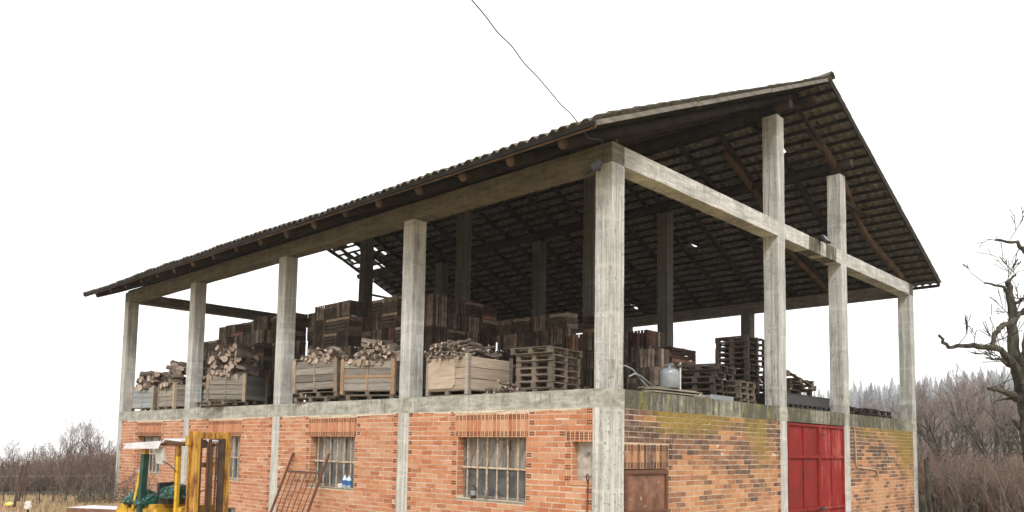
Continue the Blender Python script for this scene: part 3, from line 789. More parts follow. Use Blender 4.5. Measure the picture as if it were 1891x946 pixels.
def heap(Nx, Ny, s, sd, ang, z0, meshes, name, label, group, layers, peak, face=.6, shape=None, scale=1):
    """layers: list of counts; heaped inside the bin footprint, highest where shape() says"""
    ca, sa = math.cos(ang), math.sin(ang)
    for li, cnt in enumerate(layers):
        h = peak*li/max(1, len(layers)-1); sh = 1-.30*(li/len(layers))**1.5
        for k in range(cnt):
            px, py = (shape or (.5, .5))
            if cnt > 5:
                gx = (k+.5)/cnt; gx = (gx*3.0) % 1.0; u = gx*.8+.1+random.uniform(-.08, .08); v = random.uniform(.12, .88)
            else: u, v = random.uniform(.2, .8), random.uniform(.2, .8)
            u = px+(u-.5)*sh if li else u; v = py+(v-.5)*sh if li else v
            if li == 0 or k % 2 == 0: v = py+(-.38+random.uniform(-.05, .12))*sh   # keep the visible front dense
            u = min(.93, max(.07, u)); v = min(.93, max(.07, v))
            lx, ly = -s+u*s, v*sd
            o = bpy.data.objects.new(name, random.choice(meshes)); col.objects.link(o)
            o.location = (Nx+lx*ca-ly*sa, Ny+lx*sa+ly*ca, z0+h+random.uniform(-.02, .03))
            if random.random() < face: yaw_ = ang+R(-90)+random.uniform(-.5, .5)-R(15)
            else: yaw_ = random.uniform(0, math.pi)
            o.rotation_euler = (random.uniform(0, 6.28), random.uniform(-.25, .25), yaw_)
            o.scale = (scale,)*3 if scale != 1 else (1, 1, 1)
            tag(o, label, 'firewood', group)
bin_(-18.53, .30, 1.2, R(12), ST+.002, ('binblue', 'binblue', 'post'), 'blue-grey wooden bin nearest the far left end column'); 
bin_(-16.50, .10, 1.1, R(1), ST+.002, ('bingrey', 'bingrey', 'post'), 'beige-grey wooden bin just left of the second column from the far end', band=.45)
bin_(-14.90, .42, 1.1, 0, ST+.002, ('binblue', 'binblue', 'bingrey'), 'narrow-looking pale blue bin half hidden right behind the second column', planks=4)
bin_(-13.22, .67, 1.2, R(31), ST+.145, ('bingrey', 'binblue', 'post'), 'grey bin with an orange bottom plank turned on a tilted pallet in the second bay', planks=5)
bin_(-8.45, .5, 1.2, R(25), ST+.27, ('bingrey', 'bingrey', 'post'), 'tilted grey-green bin raised on two pallets, left one of the third bay', tilt=R(-2.5))
bin_(-6.45, .65, 1.3, R(28), ST+.13, ('bingrey', 'bingrey', 'binend'), 'grey bin with orange corner posts beside the middle column', band=.42, planks=4)
bin_(-3.42, .06, 1.2, 0, ST+.002, ('binpale', 'binpale', 'bingrey'), 'pale new-looking bin with a cut-corner patch board, right of the middle column', H=.66, patch=True, planks=3)
# pallets under the raised bins
pallet(-13.95, -.42, ST+.002, R(18), 1.1, .9, 'pallet', 'grey pallet jutting over the slab edge under the turned bin in the second bay', '', tilt=(0, R(-3)))
pallet(-9.35, -.10, ST+.002, R(12), 1.1, .9, 'pallet', 'lower pallet jutting out under the tilted grey-green bin', '')
pallet(-9.30, .02, ST+.132, R(20), 1.1, .9, 'pallet', 'upper pallet directly under the tilted grey-green bin', '', tilt=(0, R(-1)))
pallet(-7.45, .08, ST+.002, R(24), 1.2, .9, 'pallet', 'pallet under the bin with orange corner posts', '')
G = 'firewood heaped in the '
heap(-18.53, .30, 1.2, 1.1, R(12), 3.72, LOGS+SPL[:6], 'firewood_log', 'chunky firewood log in the far left blue-grey bin', G+'far left bin', [12, 12, 11, 9, 7], .50, shape=(.6, .5))
heap(-16.50, .10, 1.1, 1.1, R(1), 3.74, LOGS+SPL[:6], 'firewood_log', 'chunky firewood log in the beige-grey bin left of the second column', G+'beige bin', [11, 11, 10, 9, 8, 6], .68, shape=(.55, .5))
heap(-14.90, .42, 1.1, 1.1, 0, 3.74, LOGS+SPL[:6], 'firewood_log', 'firewood log in the pale blue bin behind the second column', G+'pale blue bin', [11, 11, 10, 9, 8], .62, shape=(.6, .5))
heap(-13.22, .67, 1.2, 1.1, R(31), 3.90, LOGS+SPL[:4], 'firewood_log', 'pale-ended firewood log in the tallest heap, on the turned bin of the second bay', G+'turned bin', [12, 12, 12, 12, 11, 10, 8, 5], .84, face=.75, shape=(.5, .5))
heap(-8.45, .5, 1.2, 1.1, R(25), 4.0, SPL, 'split_firewood', 'split grey firewood piece in the tilted grey-green bin', G+'tilted grey-green bin', [20, 18, 14, 9, 5], .28, shape=(.62, .5), face=.3)
heap(-6.45, .65, 1.3, 1.1, R(28), 3.86, SPL, 'split_firewood', 'split grey firewood piece in the bin with orange corner posts', G+'orange-posted bin', [22, 20, 17, 13, 9, 5], .48, shape=(.66, .5), face=.3)
heap(-3.42, .06, 1.2, 1.1, 0, 3.74, BRA, 'branch_firewood', 'thin cut branch in the pale bin right of the middle column', G+'pale patched bin', [34, 30, 28, 24, 18, 12, 7], .34, shape=(.42, .5), face=.75)
heap(-2.35, .28, .9, .5, R(0), ST+.03, BRA, 'branch_firewood', 'thin branch fallen on the slab between the pale bin and the pallet stack', 'loose branches on the slab', [14, 8, 4], .14)

# ---- fruit crates ------------------------------------------------
CW, CD, CHt = .60, .42, .405
def crate_mesh(kind, seed, mat):
    rnd = random.Random(seed); m = MB(); w_, d_, h_ = CW-.01, CD, CHt-.006
    def slats(face, n, horiz, miss=0):
        if face in 'BL':
            miss = 0
        for k in range(n):
            if rnd.random() < miss: continue
            a, b = k/n+.010+rnd.uniform(0, .014), (k+1)/n-.014-rnd.uniform(0, .028)
            if face in 'BL': a, b = k/n+.003, (k+1)/n-.003
            if face in 'FB':
                y0, y1 = (0, .012) if face == 'F' else (d_-.012, d_)
                if horiz: m.box((0, y0, h_*a), (w_, y1, h_*b), jit=.002)
                else: m.box((w_*a, y0, 0), (w_*b, y1, h_), jit=.002)
            else:
                x0, x1 = (0, .012) if face == 'L' else (w_-.012, w_)
                if horiz: m.box((x0, .013, h_*a), (x1, d_-.013, h_*b), jit=.002)
                else: m.box((x0, .013+(d_-.026)*a, 0), (x1, .013+(d_-.026)*b, h_), jit=.002)
    if kind == 0:     # upright: horizontal boards, slatted base
        slats('F', 4, True); slats('B', 3, True); slats('L', 3, True); slats('R', 3, True)
    elif kind == 1:   # on its side: slatted base to the front, reads as upright strips
        slats('F', 6, False, .04); slats('B', 5, False); slats('L', 4, False); slats('R', 4, False, .1)
    else:
        slats('F', 4, False, .05); slats('B', 4, False); slats('L', 3, True); slats('R', 4, False, .1)
    for x in (.013, w_-.043):
        for y in (.013, d_-.043): m.box((x, y, 0), (x+.03, y+.03, h_))
    for k in range(4): m.box((.014, .014+(d_-.028)*k/4+.004, h_*.5-.004) if kind else (.014, .014+(d_-.028)*k/4+.004, .0), (w_-.014, .014+(d_-.028)*(k+1)/4-.004, (h_*.5+.004) if kind else .01))
    return m.mesh('fruit_crate', MT[mat])
CM = [crate_mesh(kk, 10+k, 'crate') for k, kk in enumerate((0, 1, 2, 1, 1, 2))]+[crate_mesh(0, 30, 'crater'), crate_mesh(1, 31, 'crater')]
NC = 0
def crate_wall(x0, x1, y, dirx, rows, label, group, ztop_jit=None, along='x', back=1, z0=ST+.03, red=.12):
    """columns of crates from x0 to x1 (or along y)"""
    global NC
    L = abs(x1-x0); n = max(1, int(round(L/CW)))
    for c in range(n):
        rr = rows+(ztop_jit[c % len(ztop_jit)] if ztop_jit else 0)
        for k in range(rr):
            for bk_ in range(back if k >= rr-2 else 1):
                me = random.choice(CM[6:]) if random.random() < red*.6 else (random.choice(CM[:6]) if k < rr-1 else CM[random.choice((0, 0, 4, 1))])
                o = bpy.data.objects.new('fruit_crate', me); col.objects.link(o)
                j = lambda a: random.uniform(-a, a)
                if along == 'x': o.location = (x0+c*(L/n)+j(.02), y+bk_*CD+j(.025), z0+k*CHt); o.rotation_euler = (0, 0, j(.03))
                else: o.location = (y-bk_*CD+j(.025), x0+c*(L/n)+j(.02), z0+k*CHt); o.rotation_euler = (0, 0, R(90)+j(.03))
                if along == 'x' and random.random() < .3: o.location.x += CW-.01; o.location.y += CD; o.rotation_euler[2] += math.pi
                tag(o, label, 'crate', group); NC += 1
crate_wall(-18.9, -14.9, 2.0, 1, 6, 'brown fruit crate in the long stacked wall behind the two far left bays', 'crates stacked behind the far left bays', [0, 0, 1, 1, 1, 1, 1], back=1)
crate_wall(-14.85, -14.2, 1.75, 1, 7, 'brown fruit crate in the narrow column just left of the third front column', 'crates in the narrow stacked column', back=1)
crate_wall(-14.1, -12.9, 1.95, 1, 7, 'dark fruit crate in the block just right of the third front column', 'crates of the dark block')
crate_wall(1.98+CD, 3.9, -12.45, 1, 7, 'dark fruit crate on the shaded right-hand face of the block beside the third front column', 'crates on the shaded face', along='y')
crate_wall(-11.7, -10.0, 1.85, 1, 7, 'brown or reddish fruit crate in the block above the tilted grey-green bin', 'crates above the tilted bin', red=.25)
crate_wall(1.88+CD, 3.3, -9.62, 1, 7, 'dark fruit crate on the right-hand face of the block above the tilted bin', 'crates on the side above the tilted bin', along='y')
crate_wall(-9.55, -8.0, 2.25, 1, 7, 'pale-slatted fruit crate in the block behind the middle front column', 'crates behind the middle column')
crate_wall(2.25+CD, 5.0, -7.6, 1, 7, 'fruit crate on the long side face right of the middle column, above the branch bin', 'crates on the long side face', along='y')
crate_wall(-7.6, -5.1, 5.0, 1, 6, 'dark fruit crate in the deep back wall above the branch bin', 'crates of the deep back wall')
crate_wall(-4.9, -3.1, 3.9, 1, 3, 'fruit crate in the lower group behind the neat pallet stack', 'crates behind the pallet stack', [0, 1, 2], red=.3)
crate_wall(-4.9, -3.7, 6.45, 1, 5, 'reddish fruit crate in the stack between the corner column and the inner grey column', 'reddish crates by the inner column', back=2, red=.35)
crate_wall(6.5+CD, 8.1, -3.28, 1, 4, 'reddish fruit crate on the right side of the stack by the inner grey column', 'reddish crates on the side by the inner column', along='y', red=.35)
crate_wall(-2.6, -1.4, 4.4, 1, 2, 'red-brown fruit crate low beside the bent steel tubes', 'red-brown crates beside the tubes', [1, 0], red=.5)

# ---- steel tank, tubes, boards -----------------------------------
t = empty('steel_tank', (-.52, 2.52, 3.16), 0, 'grey cylindrical steel tank with valves standing on the boards at the slab edge', 'tank')
m = MB(); r_ = .19
m.lathe([(0, 0), (r_*.96, 0), (r_, .02), (r_, .27), (r_*.97, .31), (r_*.85, .345), (r_*.55, .375), (.06, .385), (0, .385)], n=24); m.build('body', MT['galv'], t, True)
m = MB(); m.lathe([(0, .385), (.035, .385), (.035, .44), (.05, .44), (.05, .46), (0, .46)], n=12); m.bar((-.1, 0, .445), (.09, 0, .445), .02); m.build('valve', MT['galv'], t)
m = MB(); m.tube([(.06, .08, .36), (.1, .16, .42), (.12, .22, .52)], .014, 6); m.lathe([(0, .40), (.045, .40), (.055, .43), (.045, .46), (0, .46)], (.1, .16, 0), 10); m.lathe([(0, .47), (.03, .47), (.04, .5), (0, .53)], (.12, .22, 0), 10); m.build('fitting', MT['black'], t)
m = MB(); m.bar((.13, .17, -.02), (.13, .17, .50), .035, .012); m.build('upright', MT['white'], t)
t = MB(); t.tube([(-.62, 1.05, 3.46), (-.60, 1.22, 3.48), (-.56, 1.38, 3.43), (-.50, 1.62, 3.22), (-.46, 1.78, 3.10)], .017, 8); tag(t.build('steel_tube', MT['galv'], None, True), 'upper bent grey steel tube with curved end beside the corner column', 'tube')
t = MB(); t.tube([(-.45, 1.12, 3.27), (-.46, 1.30, 3.34), (-.48, 1.5, 3.32), (-.50, 1.9, 3.18)], .017, 8); tag(t.build('steel_tube', MT['galv'], None, True), 'lower bent grey steel tube crossing under the other by the boards', 'tube')
MT['plank'] = m_wood('plank_grey', (.34, .29, .22), (.22, .19, .15), (8, 1.5, 8), rnd=.3)
for k, (x, y, z, l, w_, a) in enumerate([(-.55, 2.75, 3.0, 2.1, .30, 3), (-.35, 2.5, 3.035, 1.7, .22, -4), (-.6, 2.9, 3.07, 2.0, .26, 5), (-.38, 2.35, 3.10, 1.3, .24, -3), (-.62, 2.75, 3.13, 1.8, .34, 2), (-.3, 3.5, 3.0, 1.2, .16, 8), (-.36, 3.7, 3.05, 1.3, .2, -7)]):
    m = MB(); m.box((-w_/2, -l/2, 0), (w_/2, l/2, .026), jit=.006); o = m.build('plank', MT['plank']); o.location = (x, y, z); o.rotation_euler = (random.uniform(-.01, .01), random.uniform(-.02, .02), R(a))
    tag(o, 'weathered loose plank in the low pile under and right of the steel tank', 'plank', 'planks piled on the slab edge')
m = MB()
for a, b in (((-.1, 0, 0), (.1, .9, .012)), ((-.1, 0, .013), (-.088, .9, .09)), ((.088, 0, .013), (.1, .9, .09))): m.box(a, b)
o = m.build('metal_channel', MT['galv']); o.location = (-.18, 3.25, ST+.003); tag(o, 'short grey metal channel lying in front of the dark pallets', 'channel')

# ---- floodlights and cables --------------------------------------
MT['dkglass'] = m_plain('lamp_dark_glass', (.05, .05, .055), (.08, .08, .085), 5, .3)
def floodlight(loc, rz, tilt, label, s=1.0):
    t = empty('floodlight', loc, rz, label, 'floodlight')
    m = MB(); m.bar((0, .0, 0), (0, -.10*s, 0), .03); m.box((-.09*s, -.12*s, -.012), (.09*s, -.10*s, .012)); m.build('bracket', MT['black'], t)
    h = bpy.data.objects.new('lamp_head', None) if False else None
    Mx = Matrix.Translation((0, -.15*s, .02)) @ Matrix.Rotation(tilt, 4, 'X')
    m = MB(); m.box((-.13*s, -.03*s, -.10*s), (.13*s, .03*s, .10*s), M_=Mx)
    for k in range(5): m.box((-.11*s+k*.05*s, .031*s, -.08*s), (-.10*s+k*.05*s, .055*s, .08*s), M_=Mx)
    m.build('lamp_head', MT['black'], t)
    m = MB(); m.box((-.11*s, -.034*s, -.08*s), (.11*s, -.0305*s, .08*s), M_=Mx); m.build('lamp_glass', MT['galv'] if s < 1.1 else MT['dkglass'], t)
    return t
floodlight((-.24, -.005, 6.62), R(-20), R(-55), 'black floodlight mounted on the corner column under the roof corner', 1.15)
floodlight((.005, 8.20, 7.03), R(90), R(-35), 'small black floodlight on the gable beam above the red door', 1.0)
m = MB(); m.tube([(-.10, -.16, 7.05), (-.14, -.05, 6.95), (-.16, -.02, 6.8), (-.22, -.03, 6.66)], .010, 6); tag(m.build('lamp_cable', MT['black']), 'thin black cable hanging from the roof corner to the floodlight', 'cable')
m = MB(); a = Vector((.18, -1.16, 6.98)); b = Vector((2.49, -5.63, 6.10)); b = Vector((1.0, -4.29, 7.23))
pts = []
far = a+(b-a)*2.4; far.z += .6
for k in range(61):
    t_ = k/60; p = a.lerp(far, t_); p.z -= .20*4*t_*(1-t_)*.6; p += Vector((math.sin(k*1.3)*.006, 0, math.sin(k*.9)*.012)); pts.append(p)
m.tube(pts, .0085, 6); m.tube([a, (-.05, -.55, 6.95), (-.10, -.16, 7.05)], .009, 6)
tag(m.build('overhead_cable', MT['black']), 'thin dark overhead cable running from the roof corner up out of view', 'cable')

# ---- things at the wall ------------------------------------------
t = empty('metal_grille', (0, 0, 0), 0, 'rusty metal grille gate leaning against the brick wall left of the second window', 'gate')
def lean(x, z): return (x-.16*(1.8-z)/1.8, -.03-.33*(1.8-z), z)
for x0 in (-9.38, -7.86):
    m = MB(); m.bar(lean(x0, -.02), lean(x0, 1.80), .05); m.build('upright', MT['rustbar'], t)
for z in (1.36, .25):
    m = MB(); m.bar(lean(-9.36, z), lean(-7.88, z), .045); m.build('cross_bar', MT['rustbar'], t)
for k in range(6):
    x = -9.38+1.52*(k+1)/7; m = MB(); m.tube([lean(x, .26), lean(x, 1.35)], .011, 6); m.build('bar', MT['rustbar'], t)
t = MB(); t.tube([(-.43, -.03, 1.46), (-.44, -.06, 1.55), (-.41, -.07, 1.60), (-.38, -.06, 1.56), (-.39, -.07, 1.45), (-.40, -.12, .0)], .013, 7); tag(t.build('hooked_rod', MT['rustbar'], None, True), 'thin rusty rod with a hooked top leaning beside the corner pillar', 'rod')
def bottle(loc, h, r_, mb, mc, label, cat='bottle', band=None):
    t = empty('bottle', loc, 0, label, cat)
    m = MB(); m.lathe([(0, 0), (r_, 0), (r_, h*.68), (r_*.8, h*.78), (r_*.38, h*.85), (r_*.38, h*.9), (0, h*.9)], n=14); m.build('body', mb, t, True)
    m = MB(); m.lathe([(0, h*.9), (r_*.42, h*.9), (r_*.42, h), (0, h)], n=12); m.build('cap', mc, t)
    if band:
        m = MB(); m.lathe([(r_*1.02, h*.25), (r_*1.02, h*.6)], n=14); m.build('sticker', band, t)
mb_ = m_plain('bottle_pale_blue', (.45, .58, .70), (.6, .68, .74), 9, .35); mbl = m_plain('bottle_blue_band', (.03, .10, .30), (.05, .2, .45), 9, .4)
bottle((-7.32, .045, WZ0-.004), .30, .055, mb_, MT['white'], 'left one of two white and blue bottles on the second window sill', band=mbl)
bottle((-7.16, .045, WZ0-.004), .29, .055, mb_, MT['white'], 'right one of two white and blue bottles on the second window sill', band=mbl)
bottle((-3.19, .05, WZ0-.004), .26, .055, MT['black'], MT['black'], 'dark bottle at the left end of the third window sill', band=MT['galv'])
m = MB(); m.lathe([(0, 0), (.04, 0), (.04, .15), (.035, .17), (.035, .18), (0, .18)], (-2.86, .06, WZ0-.004), 12); tag(m.build('jar', MT['steel'], None, True), 'small grey jar on the third window sill behind the bars', 'jar')
def crumple(name, c, sz, mat, label, cat, seed=0, n=2, flat=1.0, parent=None):
    import bmesh
    bm = bmesh.new(); bmesh.ops.create_icosphere(bm, subdivisions=n+2, radius=1)
    for v in bm.verts:
        d = v.co.normalized(); q = mnoise.noise(d*1.6+Vector((seed, 0, 0)))*.30+abs(mnoise.noise(d*4.5+Vector((0, seed, 0))))*.22+mnoise.noise(d*9+Vector((seed, seed, 0)))*.05
        v.co = Vector((d.x*sz[0], d.y*sz[1], max(-.35, d.z)*sz[2]))*(1+q)
    me = bpy.data.meshes.new(name); bm.to_mesh(me); bm.free(); me.materials.append(mat)
    o = bpy.data.objects.new(name, me); col.objects.link(o); o.location = c
    if parent: o.parent = parent
    return tag(o, label, cat)
crumple('rag', (-7.52, .06, WZ0+.03), (.09, .05, .06), MT['white'], 'small white rag beside the bottles on the second window sill', 'rag', 3)

# ================================================================== forklift
fk = empty('forklift', (-6.35, -3.62, .0), R(24), 'old yellow forklift with rusty mast and white canopy parked before the barn', 'forklift')
MT['yel'] = m_plain('forklift_yellow', (.55, .33, .03), (.24, .12, .04), 6, .6, .3, lo=.5, hi=.68)
MT['mast'] = m_plain('mast_yellow_rust', (.50, .28, .05), (.17, .065, .03), 8, .65, .3, scale=(1, 1, .3), lo=.45, hi=.62)
MT['dark'] = m_plain('oily_metal', (.045, .03, .025), (.10, .055, .035), 6, .55, .4)
MT['greenp'] = m_plain('green_post', (.01, .05, .038), (.025, .075, .06), 5, .5)
MT['canopy'] = m_plain('canopy_white', (.62, .60, .63), (.50, .47, .50), 4, .4)
MT['tarp'] = m_plain('green_plastic', (.004, .035, .026), (.01, .075, .055), 5, .28, .5)
MT['rubber'] = m_plain('tyre_rubber', (.03, .03, .03), None, 8, .8)
for s in (-1, 1):     # outer mast rails as channels
    m = MB(); y = s*.40
    m.box((-.01, y-.045, .12), (.16, y-.045+.022, 2.20)) if s > 0 else m.box((-.01, y+.023, .12), (.16, y+.045, 2.20))
    m.box((.14, y-.045, .12), (.162, y+.045, 2.201)) ; m.box((-.03, y-.045, .12), (-.0105, y+.045, 2.199)); m.build('mast_rail', MT['mast'], fk)
    m = MB(); m.box((.02, s*.30-.03, .12), (.13, s*.30+.03, 2.08)); m.build('inner_rail', MT['dark'], fk)
for (z, h, mat, x) in ((2.13, .12, 'mast', .07), (1.60, .09, 'mast', -.06), (.70, .10, 'mast', -.06)):
    m = MB(); m.box((x-.03, -.352, z-h/2), (x+.03, .352, z+h/2), jit=.003); m.build('mast_crossbar', MT[mat], fk)
m = MB(); m.tube([(.05, .02, .2), (.05, .02, 1.98)], .045, 10); m.tube([(.05, .02, 1.0), (.05, .02, 2.06)], .03, 8); m.build('lift_cylinder', MT['dark'], fk)
for y in (-.10, .13):
    m = MB(); m.box((.095, y-.02, .5), (.11, y+.02, 2.0)); m.build('chain', MT['rustbar'], fk)
m = MB(); m.lathe([(0, -.02), (.08, -.02), (.08, .02), (0, .02)], n=14); o = m.build('chain_wheel', MT['dark'], fk); o.location = (.06, -.16, 1.98); o.rotation_euler = (R(90), 0, R(90))
m = MB(); m.tube([(.0, -.22, 1.95), (-.02, -.24, 1.4), (.02, -.2, 1.1), (.0, -.24, .6)], .012, 6); m.tube([(.0, -.26, .9), (.0, -.12, 1.12), (.0, .2, 1.2)], .010, 6); m.build('hose', MT['black'], fk)
m = MB(); m.tube([(.10, .42, 2.0), (.12, .5, 1.9), (.08, .43, 1.7)], .02, 6); m.box((-.08, -.47, 1.95), (.0, -.36, 2.12)); m.build('mast_bracket', MT['mast'], fk)
m = MB(); m.box((.17, -.45, .40), (.21, .45, .48)); m.box((.17, -.45, .10), (.21, .45, .18)); m.box((.171, -.35, .1805), (.209, -.28, .3995)); m.box((.171, .28, .1805), (.209, .35, .3995)); cg = m.build('fork_carriage', MT['dark'], fk)
for y in (-.28, .28):
    m = MB(); m.box((.211, y-.06, .06), (.25, y+.06, .50)); m.box((.251, y-.06, .06), (1.2, y+.06, .095)); m.build('fork', MT['dark'], fk)
# body
m = MB(); m.box((-1.95, -.42, .30), (-.95, .42, .80), jit=.01); m.box((-.95, -.42, .28), (-.12, .42, .45)); m.box((-.40, -.42, .45), (-.14, .42, .86), jit=.008); m.build('body', MT['yel'], fk)
m = MB()
prof = [(-2.35, .25), (-1.955, .25), (-1.955, .88), (-2.2, .88), (-2.33, .78)]
vs = [(x, -.44, z) for x, z in prof]+[(x, .44, z) for x, z in prof]
m.raw(vs, [tuple(range(5)), tuple(reversed(range(5, 10)))]+[(i, 5+i, 5+(i+1) % 5, (i+1) % 5) for i in range(5)]); m.build('counterweight', MT['yel'], fk)
m = MB(); m.box((-1.9, -.38, .801), (-1.05, .38, .88), jit=.01); m.build('engine_cover', MT['yel'], fk)
m = MB(); m.box((-1.25, -.22, .881), (-.85, .22, .98), jit=.02); m.box((-1.3, -.2, .985), (-1.22, .2, 1.25), jit=.02); m.build('seat', MT['black'], fk)
m = MB(); m.tube([(-.3, 0, .86), (-.45, 0, 1.12)], .018, 8); o = m.build('steering_column', MT['black'], fk)
ring = MB(); ring.tube([(-.47+.06*math.cos(a), .16*math.sin(a), 1.13+.14*math.cos(a)*.8) for a in np.linspace(0, 2*math.pi, 17)], .012, 6); ring.build('steering_wheel', MT['black'], fk)
for (x, y, mat) in ((-.30, -.42, 'yel'), (-.30, .42, 'yel'), (-1.50, .42, 'yel')):
    m = MB(); m.bar((x, y, .45), (x-.02, y, 1.75), .075); pt = m.build('guard_post', MT[mat], fk); m = MB(); m.bar((x-.02, y, 1.751), (x-.025, y, 1.98), .07); m.build('post_head', MT['mast'], pt)
m = MB(); m.bar((-1.50, -.44, .45), (-1.42, -.44, 1.78), .13, .10); pt = m.build('guard_post', MT['greenp'], fk); tag(pt, 'thick dark green painted guard post'); m = MB(); m.bar((-1.42, -.44, 1.781), (-1.42, -.44, 1.97), .10); m.build('post_head', MT['mast'], pt)
m = MB(); m.bar((-1.72, -.445, .8), (-1.50, -.445, 1.5), .07); m.build('post_brace', MT['yel'], fk)
m = MB(); z = 1.99
pr = [(-2.02, z-.05), (-.75, z-.02), (-.60, z+.05), (-.08, z+.02)]
for (a, b) in zip(pr, pr[1:]): m.raw([(a[0], -.56, a[1]), (a[0], .56, a[1]), (b[0], .56, b[1]), (b[0], -.56, b[1]), (a[0], -.56, a[1]+.025), (a[0], .56, a[1]+.025), (b[0], .56, b[1]+.025), (b[0], -.56, b[1]+.025)], [(0, 1, 2, 3), (7, 6, 5, 4), (0, 3, 7, 4), (1, 5, 6, 2), (0, 4, 5, 1), (3, 2, 6, 7)])
m.raw([(-2.02, -.562, z-.12), (-.80, -.562, z-.11), (-.70, -.562, z+.03), (-1.9, -.562, z-.02), (-2.02, -.575, z-.12), (-.80, -.575, z-.11), (-.70, -.575, z+.03), (-1.9, -.575, z-.02)], [(0, 1, 2, 3), (7, 6, 5, 4), (0, 4, 5, 1), (2, 6, 7, 3), (1, 5, 6, 2), (0, 3, 7, 4)])
m.build('canopy', MT['canopy'], fk)
m = MB()
for y in (-.45, .45): m.bar((-1.5, y, 1.955), (-.12, y, 1.955), .05, .04)
m.build('canopy_frame', MT['rustbar'], fk)
m = MB(); m.tube([(-.32, -.44, 1.45), (-.36, -.47, 1.52), (-.55, -.50, 1.62), (-.7, -.52, 1.66)], .012, 6); m.build('mirror_arm', MT['black'], fk)
m = MB(); m.box((-1.0, -.47, 1.62), (-.72, -.455, 1.92), jit=.03); m.build('torn_plastic_flap', m_plain('cloudy_plastic', (.42, .40, .36), (.3, .29, .26), 6, .4), fk)
m = MB(); m.box((.02, .47, .70), (.20, .60, .80)); m.bar((-.02, .46, .74), (.02, .5, .74), .03); hl = m.build('headlight', MT['black'], fk); m = MB(); m.box((.2005, .485, .715), (.206, .585, .785)); m.build('lens', MT['galv'], hl)
m = MB(); m.tube([(-.2, .44, 1.28), (-.14, .55, 1.32), (-.2, .60, 1.36)], .014, 6); m.build('lever', MT['black'], fk)
for (x, y, r_) in ((-.15, -.42, .30), (-.15, .42, .30), (-1.75, -.38, .23), (-1.75, .38, .23)):
    m = MB(); m.lathe([(r_*.55, -.09), (r_*.95, -.09), (r_, -.06), (r_, .06), (r_*.95, .09), (r_*.55, .09)], n=24); wo = m.build('wheel', MT['rubber'], fk, True); wo.location = (x, y, r_); wo.rotation_euler = (R(90), 0, 0)
    m = MB(); m.lathe([(0, -.05), (r_*.56, -.06), (r_*.56, .06), (0, .05)], n=16); m.build('rim', MT['yel'], wo)
def squash(o):
    for ch in o.children:
        if ch.name.startswith('wheel'):
            ch.location.x = -.14+(ch.location.x+.14)*.66 if ch.location.x < -.16 else ch.location.x; continue
        if ch.type == 'MESH':
            for v in ch.data.vertices:
                if v.co.x < -.14 and not ch.name.startswith('chain_wheel'): v.co.x = -.14+(v.co.x+.14)*.66
        squash(ch)
squash(fk)
def onfork(x, y, z):
    x = -.14+(x+.14)*.66 if x < -.14 else x
    a = R(24); return (-6.35+x*math.cos(a)-y*math.sin(a), -3.62+x*math.sin(a)+y*math.cos(a), z)
crumple('plastic_sheet', onfork(-1.72, -.22, .93), (.30, .30, .17), MT['tarp'], 'crumpled dark green plastic sheet over the rear of the forklift, left of the green post', 'tarpaulin', 1, 3)
crumple('plastic_sheet', onfork(-.85, .0, 1.06), (.42, .30, .16), MT['tarp'], 'crumpled dark green plastic bag on the forklift seat between the posts', 'tarpaulin', 5, 3)

# flatbed/table at lower left
t = empty('metal_bench', (-10.95, -3.75, 0), R(30), 'low rusty-edged table with a whitish top at the lower left', 'table')
m = MB(); m.box((-.55, -.35, .52), (.75, .35, .56), jit=.006); m.build('table_top', MT['canopy'], t)
m = MB(); m.box((-.57, -.37, .40), (.77, -.352, .555)); m.box((-.57, .352, .40), (.77, .37, .555)); m.box((.752, -.352, .40), (.77, .352, .555)); m.box((-.57, -.352, .40), (-.552, .352, .555)); m.build('table_frame', MT['rust'], t)
for x in (-.5, .68):
    for y in (-.3, .3): m = MB(); m.bar((x, y, 0), (x, y, .52), .05); m.build('leg', MT['rustbar'], t)
crumple('scrap_heap', (-10.45, -3.35, .62), (.22, .16, .10), MT['dark'], 'small dark heap of scrap on the whitish table', 'scrap', 9)
m = MB(); m.tube([(-10.35, -3.2, .3), (-10.37, -3.2, .75), (-10.36, -3.22, 1.1)], .018, 6); m.tube([(-10.36, -3.2, .72), (-10.15, -3.05, .92)], .014, 6); tag(m.build('iron_rod', MT['rustbar']), 'forked dark iron rod standing behind the whitish table', 'rod')

# ================================================================== vegetation
MT['twig'] = m_plain('twig_brown', (.13, .095, .08), (.24, .19, .165), 2, .9, .1, bump=0)
MT['twigr'] = m_plain('twig_red', (.20, .13, .10), (.15, .11, .09), 2, .9, .1, bump=0)
MT['bark2'] = m_plain('old_bark', (.035, .032, .027), (.105, .10, .072), 7, .95, .1, scale=(1, 1, .35), lo=.4, hi=.66, bump=1)
MT['spruce'] = m_plain('spruce_needles_hazed', (.10, .125, .12), (.14, .165, .16), 2, .95, .1, bump=0)  # pale blue-grey: distance haze painted into the needle colour
MT['everg'] = m_plain('evergreen_leaf', (.03, .05, .03), (.06, .085, .045), 3, .8, .2, bump=0)
MT['grass'] = m_plain('dry_grass', (.52, .40, .24), (.32, .23, .13), 3, .9, .1, bump=0)

